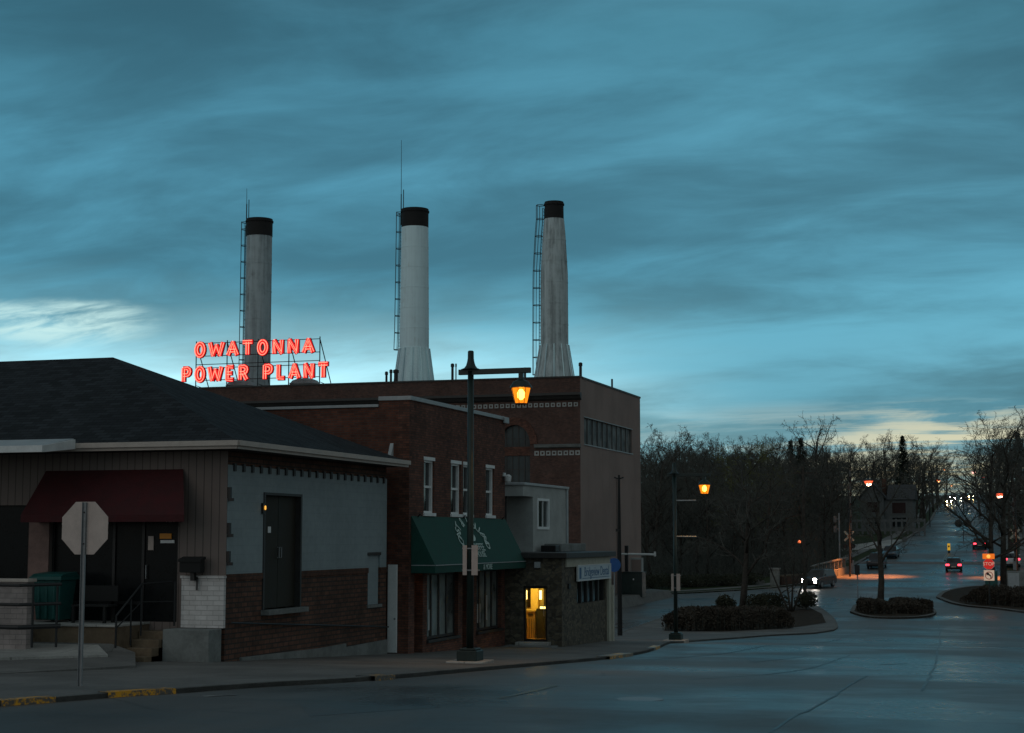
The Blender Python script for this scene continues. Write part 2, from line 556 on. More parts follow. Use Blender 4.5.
plain('stop_red', (.62, .016, .020), .45, var=.1)
plain('sign_orange', (.75, .27, .01), .45, var=.1)
plain('house_white', (.10, .105, .105), .8, var=.15)
plain('house_red', (.030, .012, .011), .8)
plain('house_roof', (.04, .042, .045), .85)
plain('fence_white', (.11, .115, .115), .7, var=.15)
plain('balustrade', (.17, .165, .15), .8, var=.2, bump=.3)
emit('neon', (1.0, 0.20, 0.13), 2.0)
plain('neon_face', (.55, .012, .015), .45, var=.1)
emit('neon_halo', (1.0, 0.012, 0.016), 0.60, (.5, .01, .01))  # face emission stands in for tube glow falling on the red metal
m_, t_, bs_ = new_mat('lantern_glass')
em_ = t_.node('ShaderNodeEmission', {'Color': (1.0, .27, .012), 'Strength': 1.7})
tr_ = t_.node('ShaderNodeBsdfTransparent', {'Color': (1.0, .75, .35)})
mx_ = t_.node('ShaderNodeMixShader', {0: .55, 1: tr_.outputs[0], 2: em_.outputs[0]})
t_.l.new(mx_.outputs[0], [n for n in t_.n if n.type == 'OUTPUT_MATERIAL'][0].inputs[0])
emit('lantern_core', (1.0, 0.66, 0.16), 16.0)
emit('sodium', (1.0, 0.10, 0.03), 1.6)
emit('sodium_core', (1.0, 0.55, 0.35), 14.0)
emit('sodium_far', (1.0, 0.17, 0.035), 1.9)
emit('sodium_far_core', (1.0, 0.45, 0.16), 7.0)
emit('pink_lamp', (1.0, 0.50, 0.42), 5)
emit('headlight_on', (1.0, 0.90, 0.80), 60.0)
emit('headlight_warm', (1.0, 0.74, 0.34), 60.0)
emit('headlight_far', (1.0, 0.86, 0.66), 220.0)
emit('headlight_far_warm', (1.0, 0.66, 0.26), 220.0)
emit('tail_on', (1.0, 0.03, 0.06), 5.0)
emit('signal_green', (0.05, 1.0, 0.75), 14.0)
emit('signal_red', (1.0, 0.04, 0.03), 10.0)
emit('amber_bulb', (1.0, 0.45, 0.04), 1.1)
emit('fixture', (1.0, 0.72, 0.22), 5.0)
emit('plate_glow_orange', (1.0, .17, .01), .65, (.7, .25, .02))  # orange plate and sign faces below emit in place of headlights thrown back
emit('face_glow_red', (1.0, .03, .02), .34, (.6, .02, .02))
emit('face_glow_white', (1.0, .62, .38), .30, (.75, .72, .68))
emit('marker_yellow', (1.0, 0.50, 0.03), 0.45, (.7, .5, .05))  # reflective panel given a glow in place of the light it returns


def M(n):
    return MATS[n]


# ------------------------------------------------------------------ mesh builder
class MB:
    def __init__(s):
        s.v = []
        s.f = []

    def add(s, vs, fs, mat=None):
        o = len(s.v)
        for p in vs:
            p = Vector(p)
            s.v.append(mat @ p if mat else p)
        for f in fs:
            s.f.append([o + i for i in f])
        return s

    def box(s, x0, x1, y0, y1, z0, z1, mat=None):
        return s.add([(x0, y0, z0), (x1, y0, z0), (x1, y1, z0), (x0, y1, z0), (x0, y0, z1), (x1, y0, z1), (x1, y1, z1), (x0, y1, z1)],
                     [(3, 2, 1, 0), (4, 5, 6, 7), (0, 1, 5, 4), (1, 2, 6, 5), (2, 3, 7, 6), (3, 0, 4, 7)], mat)

    def tube(s, pts, rad, n=8, cap=True):
        pts = [Vector(p) for p in pts]
        if not isinstance(rad, (list, tuple)):
            rad = [rad] * len(pts)
        rings = []
        prev = None
        for i, p in enumerate(pts):
            d = (pts[min(i + 1, len(pts) - 1)] - pts[max(i - 1, 0)]).normalized()
            if prev is None:
                a = d.orthogonal().normalized()
            else:
                a = (prev - d * prev.dot(d))
                a = a.normalized() if a.length > 1e-6 else d.orthogonal().normalized()
            prev = a
            b = d.cross(a)
            o = len(s.v)
            for k in range(n):
                t = 2 * math.pi * k / n
                s.v.append(p + (a * math.cos(t) + b * math.sin(t)) * rad[i])
            rings.append(o)
        for r0, r1 in zip(rings, rings[1:]):
            for k in range(n):
                s.f.append([r0 + k, r0 + (k + 1) % n, r1 + (k + 1) % n, r1 + k])
        if cap:
            s.f.append([rings[0] + k for k in reversed(range(n))])
            s.f.append([rings[-1] + k for k in range(n)])
        return s

    def lathe(s, prof, cx=0, cy=0, n=24, mat=None):
        vs, fs = [], []
        for r, z in prof:
            for k in range(n):
                t = 2 * math.pi * k / n
                vs.append((cx + r * math.cos(t), cy + r * math.sin(t), z))
        for i in range(len(prof) - 1):
            for k in range(n):
                fs.append([i * n + k, i * n + (k + 1) % n, (i + 1) * n + (k + 1) % n, (i + 1) * n + k])
        fs.append([k for k in reversed(range(n))])
        fs.append([(len(prof) - 1) * n + k for k in range(n)])
        return s.add(vs, fs, mat)

    def prism(s, poly, axis, a0, a1, mat=None):
        """polygon extruded along an axis; for axis x it is given as (y,z), y: (x,z), z: (x,y)"""
        def put(p, a):
            return {'x': (a, p[0], p[1]), 'y': (p[0], a, p[1]), 'z': (p[0], p[1], a)}[axis]
        n = len(poly)
        vs = [put(p, a0) for p in poly] + [put(p, a1) for p in poly]
        fs = [list(range(n))[::-1], list(range(n, 2 * n))] + [[i, (i + 1) % n, n + (i + 1) % n, n + i] for i in range(n)]
        return s.add(vs, fs, mat)

    def wall(s, axis, c0, c1, u0, u1, z0, z1, holes=()):
        """a wall slab between c0 and c1 on axis x or y with rectangular openings (u0,u1,z0,z1) cut through"""
        us = sorted({u0, u1, *[h[0] for h in holes], *[h[1] for h in holes]})
        zs = sorted({z0, z1, *[h[2] for h in holes], *[h[3] for h in holes]})
        us = [q for q in us if u0 <= q <= u1]
        zs = [q for q in zs if z0 <= q <= z1]

        def solid(i, j):
            if i < 0 or j < 0 or i >= len(us) - 1 or j >= len(zs) - 1:
                return False
            a, b = (us[i] + us[i + 1]) / 2, (zs[j] + zs[j + 1]) / 2
            return not any(h[0] < a < h[1] and h[2] < b < h[3] for h in holes)

        def P(u, z, c):
            return (c, u, z) if axis == 'x' else (u, c, z)
        for i in range(len(us) - 1):
            for j in range(len(zs) - 1):
                if not solid(i, j):
                    continue
                a, b, c, d = us[i], us[i + 1], zs[j], zs[j + 1]
                for cc in (c0, c1):
                    s.add([P(a, c, cc), P(b, c, cc), P(b, d, cc), P(a, d, cc)], [(0, 1, 2, 3)])
                for (di, dj, e) in ((-1, 0, [(a, c), (a, d)]), (1, 0, [(b, c), (b, d)]), (0, -1, [(a, c), (b, c)]), (0, 1, [(a, d), (b, d)])):
                    if not solid(i + di, j + dj):
                        (p, q), (r, t) = e
                        s.add([P(p, q, c0), P(r, t, c0), P(r, t, c1), P(p, q, c1)], [(0, 1, 2, 3)])
        return s

    def build(s, name, mat, parent=None, smooth=False, label=None, bevel=0.0, weld=False):
        me = bpy.data.meshes.new(name)
        off = Vector((0, 0, 0))
        q = parent
        while q is not None:
            off += q.location
            q = q.parent
        me.from_pydata([tuple(p - off) for p in s.v], [], s.f)
        bm = bmesh.new()
        bm.from_mesh(me)
        if weld:
            bmesh.ops.remove_doubles(bm, verts=bm.verts, dist=1e-4)
        bmesh.ops.recalc_face_normals(bm, faces=bm.faces)
        uv = bm.loops.layers.uv.new('UVMap')
        for f in bm.faces:
            n = f.normal
            ax, ay, az = abs(n.x), abs(n.y), abs(n.z)
            for lp in f.loops:
                p = lp.vert.co + off
                if az > 0.75 and az >= max(ax, ay):
                    lp[uv].uv = (p.x, p.y)
                elif ax >= ay:
                    lp[uv].uv = (p.y, p.z)
                else:
                    lp[uv].uv = (p.x, p.z)
            f.smooth = smooth
        bm.to_mesh(me)
        bm.free()
        me.materials.append(M(mat) if isinstance(mat, str) else mat)
        o = bpy.data.objects.new(name, me)
        C.objects.link(o)
        if parent:
            o.parent = parent
        if label:
            o['label'] = label
        if bevel:
            b = o.modifiers.new('Bevel', 'BEVEL')
            b.width = bevel
            b.segments = 2
            b.limit_method = 'ANGLE'
        return o


def thing(name, label, cat, loc=(0, 0, 0), group=None):
    o = bpy.data.objects.new(name, None)
    C.objects.link(o)
    o.location = loc
    return tag(o, label, cat, group)


def tag(o, label, cat, group=None):
    o['label'] = label
    o['category'] = cat
    if group:
        o['group'] = group
    return o


KIDS = {}


def copy_tree(root, loc, rotz=0.0, label=None, group=None, scale=None):
    def rec(o, parent):
        c = o.copy()
        C.objects.link(c)
        if parent:
            c.parent = parent
        for ch in o.children:
            rec(ch, c)
        return c
    r = rec(root, None)
    r.location = loc
    r.rotation_euler = (0, 0, rotz)
    if scale:
        r.scale = scale if isinstance(scale, tuple) else (scale,) * 3
    if label:
        r['label'] = label
    if group:
        r['group'] = group
    return r


def structure(o):
    o['kind'] = 'structure'
    return o


# ------------------------------------------------------------------ sheets that follow the terrain
def sheet(name, poly, dz, mat, skirt=0.0, kind='structure', parent=None):
    bm = bmesh.new()
    vs = [bm.verts.new((p[0], p[1], 0)) for p in poly]
    f = bm.faces.new(vs)
    ys = [p[1] for p in poly]
    lo, hi = min(ys), max(ys)
    k = math.ceil((lo - KY0) / STEP)
    while KY0 + STEP * k < hi:
        y = KY0 + STEP * k
        if lo < y and k <= KNUM:
            bmesh.ops.bisect_plane(bm, geom=bm.verts[:] + bm.edges[:] + bm.faces[:], plane_co=(0, y, 0), plane_no=(0, 1, 0), dist=1e-5)
        k += 1
        if k > KNUM:
            break
    bmesh.ops.triangulate(bm, faces=[f for f in bm.faces if len(f.verts) > 4])
    for v_ in bm.verts:
        v_.co.z = zg(v_.co.y) + dz
    bmesh.ops.recalc_face_normals(bm, faces=bm.faces)
    for f in bm.faces:
        if f.normal.z < 0:
            f.normal_flip()
    if skirt:
        edges = [e for e in bm.edges if len(e.link_faces) == 1]
        r = bmesh.ops.extrude_edge_only(bm, edges=edges)
        for v_ in [g for g in r['geom'] if isinstance(g, bmesh.types.BMVert)]:
            v_.co.z -= skirt
    uv = bm.loops.layers.uv.new('UVMap')
    for f in bm.faces:
        for lp in f.loops:
            lp[uv].uv = (lp.vert.co.x, lp.vert.co.y)
    me = bpy.data.meshes.new(name)
    bm.to_mesh(me)
    bm.free()
    me.materials.append(M(mat))
    o = bpy.data.objects.new(name, me)
    C.objects.link(o)
    if parent:
        o.parent = parent
    elif kind:
        o['kind'] = kind
    return o


def ribbon(pts, w0, w1):
    """polygon along a polyline between two sideways offsets (left positive)"""
    L, Rr = [], []
    pts = [Vector((p[0], p[1])) for p in pts]
    for i, p in enumerate(pts):
        d = (pts[min(i + 1, len(pts) - 1)] - pts[max(i - 1, 0)]).normalized()
        n = Vector((-d.y, d.x))
        L.append(p + n * w0)
        Rr.append(p + n * w1)
    return L + Rr[::-1]


def strip_quads(name, pts, w0, w1, dz, mat, skirt=0.0):
    """kerb or line along a polyline as one mesh of quads cut at the terrain's steps"""
    fine = []
    for a, b in zip(pts, pts[1:]):
        a, b = Vector((a[0], a[1])), Vector((b[0], b[1]))
        n = max(1, int((b - a).length / 1.0))
        cuts = {i / n for i in range(n)}
        k0, k1 = sorted((a.y, b.y))
        k = math.ceil((k0 - KY0) / STEP)
        while KY0 + k * STEP < k1:
            if abs(b.y - a.y) > 1e-6:
                cuts.add((KY0 + k * STEP - a.y) / (b.y - a.y))
            k += 1
        fine += [a.lerp(b, t) for t in sorted(c for c in cuts if 0 <= c < 1)]
    fine.append(Vector((pts[-1][0], pts[-1][1])))
    m = MB()
    prof = [(w0, -skirt), (w0, 0), (w1, 0), (w1, -skirt)] if skirt else [(w0, 0), (w1, 0)]
    rings = []
    for i, p in enumerate(fine):
        d = (fine[min(i + 1, len(fine) - 1)] - fine[max(i - 1, 0)]).normalized()
        nrm = Vector((-d.y, d.x))
        o = len(m.v)
        for wv, z in prof:
            q = p + nrm * wv
            m.v.append(Vector((q.x, q.y, zg(q.y) + dz + z)))
        rings.append(o)
    for a, b in zip(rings, rings[1:]):
        for k in range(len(prof) - 1):
            m.f.append([a + k, a + k + 1, b + k + 1, b + k])
    o = m.build(name, mat)
    o['kind'] = 'structure'
    return o


def smooth_line(pts, n=4):
    """Catmull-Rom through the points"""
    P = [Vector((p[0], p[1])) for p in pts]
    P = [P[0] * 2 - P[1]] + P + [P[-1] * 2 - P[-2]]
    out = []
    for i in range(1, len(P) - 2):
        for k in range(n):
            t = k / n
            a, b, c, d = P[i - 1], P[i], P[i + 1], P[i + 2]
            out.append(0.5 * ((2 * b) + (c - a) * t + (2 * a - 5 * b + 4 * c - d) * t * t + (3 * b - a - 3 * c + d) * t ** 3))
    out.append(P[-2])
    return out


def px_line(pix, n=4):
    return smooth_line([gnd(*q) for q in pix], n)


# the ground sheet, reaching the horizon
gm = MB()
xs = [-3000, -600, 0, 600, 3000]
ysl = [-300] + [KY0 + STEP * i for i in range(KNUM + 1)] + [4000]
for yv in ysl:
    for xv in xs:
        gm.v.append(Vector((xv, yv, zg(yv) - 0.012)))
for j in range(len(ysl) - 1):
    for i in range(len(xs) - 1):
        a = j * len(xs) + i
        gm.f.append([a, a + 1, a + len(xs) + 1, a + len(xs)])
structure(gm.build('ground', 'dark_grass'))

# asphalt of the two streets and the forecourts
sheet('road', [(-95, 2), (45, 2), (45, 168), (-95, 168)], 0.004, 'asphalt')
sheet('crossing_street', [(-95, 2), (45, 2), (45, 22.6), (-95, 22.6)], 0.008, 'asphalt_dark')
LEFT_CURB = px_line([(827, 578), (848, 569.5), (864, 560.5), (882, 551.5), (905, 540.5), (929, 524), (937, 511), (945, 501)], 5)
LEFT_CURB.append(Vector((-27.5, 600)))
RX = [(-3.6, 160), (-4.4, 190), (-4.9, 240), (-6, 310), (-9.5, 400), (-14, 512), (-17, 600)]
hill = [p for p in LEFT_CURB if p.y > 168.1]
sheet('hill_road', [(hill[0].x, 168)] + [(p.x, p.y) for p in hill] + [(p[0], p[1]) for p in reversed(RX) if p[1] > 168.1] + [(-3.9, 168)], 0.004, 'asphalt')

# near pavement block with kerb
CURB = smooth_line([(-95, 17.4), (-40, 17.4), (-24, 17.6), (-18, 18.2)], 2) + px_line([(0, 707), (90, 700), (175, 694), (270, 687), (370, 681), (470, 672), (560, 664), (630, 656), (660, 648), (700, 641.5), (760, 637), (815, 634)], 5)
TIP = px_line([(834, 631), (838, 627), (832, 617), (812, 605), (770, 605.5), (720, 608), (668, 617), (636, 627.5), (619, 634)], 3)
wk = [(p.x, p.y) for p in CURB + TIP] + [(-17.3, 60), (-45, 60), (-95, 60)]
sheet('sidewalk', wk, 0.075, 'sidewalk_concrete', 0.09)
strip_quads('kerb_strip', CURB + TIP, 0.0, 0.17, 0.085, 'kerb_concrete', 0.09)


def yellow(pix, w=0.34, dz=0.146):
    ln = px_line(pix, 3)
    return strip_quads('kerb_marking', ln, 0.0, w, dz, 'yellow_paint')


def kerb_piece(pa, pb, wa=-0.02, wb=0.22):
    """painted stretch of kerb: follows the kerb line between two pixel columns, and runs down its face"""
    A, B = gnd(*pa), gnd(*pb)
    ln = []
    for p in CURB:
        if min(A.y, B.y) - .3 <= p.y <= max(A.y, B.y) + .3 and min(A.x, B.x) - 1.5 <= p.x <= max(A.x, B.x) + 1.5:
            ln.append(p)
    if len(ln) < 2:
        ln = [Vector((A.x, A.y)), Vector((B.x, B.y))]
    return strip_quads('kerb_marking', ln, wa, wb, 0.091, 'yellow_paint', 0.09)


kerb_piece((0, 707), (52, 703))
kerb_piece((110, 698.5), (150, 696))
kerb_piece((158, 695.4), (176, 694))
kerb_piece((358, 681.6), (388, 680), -.10, .30)
kerb_piece((606, 659), (636, 655.4), -.10, .30)
kerb_piece((650, 651), (660, 648))

# far block: lawn of the power plant and the grove, with its kerb
FAR = px_line([(606, 600), (640, 596), (720, 592), (790, 586.5), (826, 578.5)], 4)
blk = [(-95, FAR[0].y - 8), (-60, FAR[0].y - 6)] + [(p.x, p.y) for p in FAR] + [(p.x, p.y) for p in LEFT_CURB] + [(-300, 600), (-300, FAR[0].y - 8)]
sheet('lawn', blk, 0.12, 'dark_grass', 0.13)
strip_quads('kerb_strip', FAR + LEFT_CURB, 0.0, 0.45, 0.130, 'kerb_concrete', 0.13)
strip_quads('footpath', FAR[4:] + LEFT_CURB, 1.9, 3.4, 0.126, 'sidewalk_concrete')
RC = [Vector(p) for p in RX]
sheet('verge', [(p[0], p[1]) for p in RX] + [(300, 600), (300, 160)], 0.12, 'dark_grass', 0.13)
strip_quads('kerb_strip', RC, -0.45, 0.0, 0.130, 'kerb_concrete', 0.13)
strip_quads('footpath', RC, -3.6, -2.0, 0.126, 'sidewalk_concrete')
drv = [gnd(*q) for q in ((838, 552), (884, 549), (903, 540.5), (893, 540.5), (850, 546))]
sheet('driveway', [(p.x, p.y) for p in drv], 0.131, 'pale_concrete')
# central and right islands
ISL2 = px_line([(850, 613), (866, 617.5), (893, 619), (922, 618), (936, 614.5), (930, 608), (905, 603), (872, 602.5), (855, 606), (850, 613)], 4)
sheet('island', [(p.x, p.y) for p in ISL2[:-1]], 0.12, 'mulch', 0.13)
strip_quads('kerb_strip', ISL2, 0.0, 0.3, 0.14, 'kerb_concrete', 0.14)
ISL3 = px_line([(936, 598), (950, 603.5), (968, 607), (1000, 610), (1045, 616)], 4)
ISL3b = px_line([(1045, 592), (1010, 589), (980, 587), (958, 589), (942, 593), (936, 598)], 4)
sheet('island', [(p.x, p.y) for p in ISL3 + ISL3b[:-1]], 0.12, 'mulch', 0.13)
strip_quads('kerb_strip', ISL3 + ISL3b, 0.0, 0.4, 0.14, 'kerb_concrete', 0.14)
bed = [gnd(*q) for q in ((664, 632), (720, 633), (792, 629), (826, 624), (822, 615), (808, 607.5), (770, 608), (722, 610.5), (690, 617), (668, 622))]
sheet('planting_bed', [(p.x, p.y) for p in bed], 0.090, 'mulch')

# road paint, tar seams, rails
def road_line(pix, wd, mat, dz=0.012, name='road_marking'):
    ln = px_line(pix, 9 if name == 'tar_seam' else 5)
    if name == 'tar_seam':
        gj = random.Random(int(pix[0][0]))
        ln = [p + Vector((gj.gauss(0, .022), gj.gauss(0, .022))) for p in ln]
    return strip_quads(name, ln, -wd / 2, wd / 2, dz, mat)


road_line([(938, 622), (940, 640), (936, 662), (922, 691)], .06, 'tar', name='tar_seam')
road_line([(866, 676), (822, 703), (772, 733)], .045, 'tar', name='tar_seam')
road_line([(650, 660), (735, 652), (800, 645), (868, 626)], .07, 'tar', name='tar_seam')
road_line([(690, 680), (790, 672), (850, 655)], .05, 'tar', name='tar_seam')
road_line([(204, 697), (236, 695.5)], .12, 'faded_white_paint')
road_line([(500, 699), (540, 690), (556, 686)], .10, 'faded_yellow_paint')
for pix in (((742, 655), (800, 650), (812, 656), (752, 663)), ((300, 706), (420, 699), (440, 708), (310, 717)), ((880, 655), (905, 654), (907, 664), (879, 665))):
    sheet('road_patch', [tuple(gnd(*q)[:2]) for q in pix], 0.0105, 'asphalt_patch')
for pxm in ((640, 700), (850, 668)):
    q = gnd(*pxm)
    structure(MB().lathe([(.36, zg(q.y) - .02), (.36, zg(q.y) + .016), (.30, zg(q.y) + .016)], q.x, q.y, 24).build('manhole_cover', 'galvanised'))
for k in range(11):
    ya = 172 + k * 14
    xa = -11.6 - max(0, ya - 240) * 0.022
    strip_quads('road_marking', [(xa, ya), (xa - .05, ya + 9)], -.12, .0, 0.012, 'faded_yellow_paint')
    strip_quads('road_marking', [(xa, ya), (xa - .05, ya + 9)], .12, .24, 0.012, 'faded_yellow_paint')
sheet('rail_crossing', [(-21.5, 206.4), (-3.9, 206.4), (-3.9, 211.4), (-21.5, 211.4)], 0.010, 'asphalt_dark')
for yr in (207.3, 208.74):
    m = MB()
    z0 = zg(yr) + .012
    m.box(-120, 60, yr - .035, yr + .035, z0 - .1, z0 + .14)
    structure(m.build('railway_rail', 'galvanised'))

# ================================================================== text
def text_into(mb, s, size, mat4, depth_=0.01, align='CENTER', spacing=1.0):
    cu = bpy.data.curves.new('t', 'FONT')
    cu.body = s
    cu.size = size
    cu.align_x = align
    cu.align_y = 'CENTER'
    cu.extrude = depth_
    cu.space_character = spacing
    ob = bpy.data.objects.new('t', cu)
    C.objects.link(ob)
    dg = bpy.context.evaluated_depsgraph_get()
    me = ob.evaluated_get(dg).to_mesh()
    mb.add([v_.co.copy() for v_ in me.vertices], [list(p.vertices) for p in me.polygons], mat4)
    ob.evaluated_get(dg).to_mesh_clear()
    bpy.data.objects.remove(ob)
    bpy.data.curves.remove(cu)
    return mb


def facing(axis, origin):
    """matrix that stands text upright: axis 'x' reads on a wall facing +X, '-y' on a wall facing the camera street, '+y' the other way"""
    if axis == 'x':
        r = Matrix(((0, 0, 1), (1, 0, 0), (0, 1, 0)))
    elif axis == '-y':
        r = Matrix(((1, 0, 0), (0, 0, -1), (0, 1, 0)))
    else:
        r = Matrix(((-1, 0, 0), (0, 0, 1), (0, 1, 0)))
    return Matrix.Translation(origin) @ r.to_4x4()


# ================================================================== the corner shop (left)
XA, YA = -17.6, 33.85
YB = 43.5
s1 = thing('corner_shop', 'low corner shop with dark hip roof, blue painted brick side and dark red awning', 'building', (-20, 38, zg(36)))
base_z = zg(44) - .6
# side wall facing the street: brick below, painted block above
side_holes = [(35.75, 37.78, -1.72, 1.02)]
MB().wall('x', XA - .3, XA, YA + .022, YB, base_z, -.98, [(35.75, 37.78, -1.72, 0), (42.17, 43.03, -1.85, 0)]).build('brick_base', 'base_brick', s1)
m = MB()
for a, b in ((YA + .022, 35.75), (37.78, 42.17), (43.03, YB)):
    m.box(XA - .28, XA + .025, a, b, -.98, -.84)
m.build('soldier_course', 'soldier_brick', s1)
MB().wall('x', XA - .3, XA + .004, YA + .022, YB, -.84, 1.64, [(35.75, 37.78, -1, 1.02), (42.17, 43.03, -1, -.5)]).build('painted_wall', 'painted_block', s1)
MB().wall('x', XA - .3, XA - .02, YA + .022, YB, 1.64, 2.02).build('upper_wall', 'base_brick', s1)
for k in range(21):
    yk = YA + .32 + k * (YB - YA - .6) / 20
    mm = MB().box(XA - .02, XA + .045, yk - .05, yk + .05, 1.50, 1.68)
    mm.build('corbel', 'dark_trim', s1)
MB().box(XA - .2, XA - .05, 42.17, 43.03, -1.85, -.5).build('blocked_window', 'painted_block', s1)
MB().box(XA - .04, XA + .05, 42.10, 43.10, -1.93, -1.85).build('window_sill', 'grey_concrete', s1)
MB().box(XA - .1, XA + .02, 42.12, 43.08, -.5, -.42).build('window_lintel', 'dark_trim', s1)
dd = MB().box(XA - .22, XA - .12, 35.78, 36.755, -1.70, 1.0).build('door', 'interior_dark', s1, label='left leaf of the dark double door')
MB().tube([(XA - .10, 36.70, -.5), (XA - .05, 36.70, -.5), (XA - .05, 36.70, -.25), (XA - .10, 36.70, -.25)], .014, 6).build('handle', 'galvanised', dd)
MB().box(XA - .119, XA - .112, 36.2, 36.36, .10, .25).build('notice', 'white_paint', dd)
d2 = MB().box(XA - .22, XA - .12, 36.775, 37.75, -1.70, 1.0).build('door', 'interior_dark', s1, label='right leaf of the dark double door')
MB().tube([(XA - .10, 36.83, -.5), (XA - .05, 36.83, -.5), (XA - .05, 36.83, -.25), (XA - .10, 36.83, -.25)], .014, 6).build('handle', 'galvanised', d2)
m = MB()
m.box(XA - .3, XA + .03, 35.70, 35.78, -1.72, 1.06)
m.box(XA - .3, XA + .03, 37.75, 37.83, -1.72, 1.06)
m.box(XA - .3, XA + .03, 35.78, 37.75, 1.0, 1.06)
m.build('door_frame', 'dark_trim', s1)
MB().box(XA - .3, XA + .22, 35.65, 37.88, -1.84, -1.72).build('door_sill', 'grey_concrete', s1, bevel=.01)
for zc_ in (.93, .12, -.52):
    mm = MB().box(XA - .02, XA + .07, YA + .02, YA + .10, zc_ - .05, zc_ + .20)
    mm.box(XA, XA + .14, YA + .03, YA + .08, zc_ - .12, zc_ - .05)
    mm.build('bracket', 'black_metal', s1)
m = MB()
m.prism([(34.6, zg(34.6) - .3), (40.6, zg(40.6) - .3), (40.6, zg(40.6) + .40), (39.0, zg(39) + .30), (34.6, zg(34.6) + .15)], 'x', XA - .02, XA + .06)
m.prism([(40.6, zg(40.6) - .3), (YB, zg(YB) - .3), (YB, zg(YB) + .47), (40.6, zg(40.6) + .30)], 'x', XA - .02, XA + .05)
m.build('foundation', 'grey_concrete', s1)
# handrail along the wall
m = MB()
m.tube([(XA + .12, 33.95, -1.93), (XA + .12, 43.4, -2.50)], .022, 8)
for k in range(6):
    yk = 34.2 + k * 1.8
    zk = -1.93 - (yk - 33.95) * .0603
    m.tube([(XA - .01, yk, zk), (XA + .12, yk, zk)], .012, 6)
m.build('handrail', 'black_metal', s1)
# front wall facing the camera
MB().wall('y', YA, YA + .02, -18.699, XA, -.9, 1.96).build('siding_pier', 'siding', s1)
MB().box(-18.66, XA + .012, YA - .10, YA - .003, -2.04, -.93).build('brick_pier', 'white_brick', s1)
MB().box(-18.68, XA + .03, YA - .14, YA - .002, -.93, -.87).build('pier_cap', 'white_brick', s1, bevel=.01)
MB().wall('y', YA, YA + .3, -45, -18.7, -2.2, 1.96, [(-22.2, -18.82, -1.93, .75), (-40, -22.75, -1.0, .75)]).build('front_wall', 'siding', s1)
MB().box(XA - 1.0, XA - .001, YA + .001, YA + .02, base_z, -.99).build('corner_pier', 'base_brick', s1)
MB().box(-22.75, -22.2, YA - .05, YA - .002, -1.95, .7).build('porch_post', 'red_siding', s1)
# glazed front and door below the awning
m = MB()
for xk in (-22.18, -21.35, -20.55, -19.78, -18.86):
    m.box(xk - .035, xk + .035, YA + .10, YA + .2, -1.93, .75)
m.box(-22.2, -18.82, YA + .10, YA + .2, .60, .75)
m.box(-22.2, -19.8, YA + .10, YA + .2, -1.55, -1.48)
m.build('shopfront_frame', 'black_metal', s1)
MB().box(-22.2, -19.78, YA + .14, YA + .16, -1.93, .6).build('shop_window', 'black_glass', s1)
fd = MB().box(-19.74, -18.86, YA + .13, YA + .17, -1.93, .6).build('door', 'black_glass', s1, label='dark glazed front door with paper notices')
MB().box(-19.66, -19.52, YA + .105, YA + .128, -.30, .02).build('notice', 'sign_back', fd)
MB().box(-19.36, -19.06, YA + .105, YA + .128, -.04, .08).build('notice', 'sign_orange', fd)
MB().box(-19.34, -18.98, YA + .105, YA + .128, -.14, -.07).build('notice', 'white_paint', fd)
text_into(MB(), '125', .20, facing('-y', (-19.10, YA + .12, .40)), .006).build('house_number', 'cream_metal', fd)
MB().tube([(-19.68, YA + .13, -.95), (-19.68, YA + .07, -.95), (-19.68, YA + .07, -.65), (-19.68, YA + .13, -.65)], .015, 6).build('handle', 'galvanised', fd)
MB().box(-40, -22.75, YA + .14, YA + .16, -1.0, .75).build('side_window', 'black_glass', s1)
# red awning
m = MB()
za, zb, zv = 1.55, .50, .34
pr = .85
x0, x1 = -22.5, -18.72
xl, xr = on_y(20.5, 522, YA - pr).x, on_y(184, 522, YA - pr).x
m.add([(x0 + .15, YA - .02, za), (x1, YA - .02, za), (xr, YA - pr, zb), (xl, YA - pr, zb), (xl, YA - pr, zv), (xr, YA - pr, zv), (x0, YA - .02, zb), (x1, YA - .02, zb), (x0, YA - .02, zv), (x1, YA - .02, zv)],
      [(0, 1, 2, 3), (3, 2, 5, 4), (0, 3, 6), (1, 7, 2), (6, 3, 4, 8), (7, 9, 5, 2)])
aw = m.build('awning', 'red_canvas', s1)
sol = aw.modifiers.new('Solidify', 'SOLIDIFY')
sol.thickness = .015
# roof
XE, YE0, YE1, ZE = -17.02, 33.15, 43.62, 2.13
ridge = Vector((-23.4, 38.38, 4.76))
m = MB()
m.add([(XE, YE0, ZE), (XE, YE1, ZE), ridge, (-60, YE0, ZE), (-60, YE1, ZE), (-60, ridge.y, ridge.z)],
      [(0, 1, 2), (0, 2, 5, 3), (1, 4, 5, 2)])
rf = m.build('roof', 'shingles', s1)
sol = rf.modifiers.new('Solidify', 'SOLIDIFY')
sol.thickness = .06
sol.offset = -1
m = MB()
m.box(-60, XE + .02, YE0 - .03, YE0, ZE - .17, ZE + .01)
m.box(XE + .001, XE + .03, YE0, YE1, ZE - .17, ZE + .01)
m.box(-60, XE + .07, YE0 - .10, YE0 - .031, ZE - .10, ZE + .015)
m.box(XE + .031, XE + .10, YE0 - .03, YE1, ZE - .10, ZE + .015)
m.build('fascia', 'cream_metal', s1)
m = MB()
m.box(-60, XE, YE0 + .001, YA - .001, ZE - .16, ZE - .13)
m.box(XA + .01, XE, YA, YE1, ZE - .16, ZE - .13)
m.build('soffit', 'dark_trim', s1)
MB().prism([(YE1 - .3, ZE - .02), (YE1 - .02, ZE - .02), (YE1 - .02, ZE + .52)], 'x', -17.55, -17.45).build('roof_vent', 'coping_metal', s1)
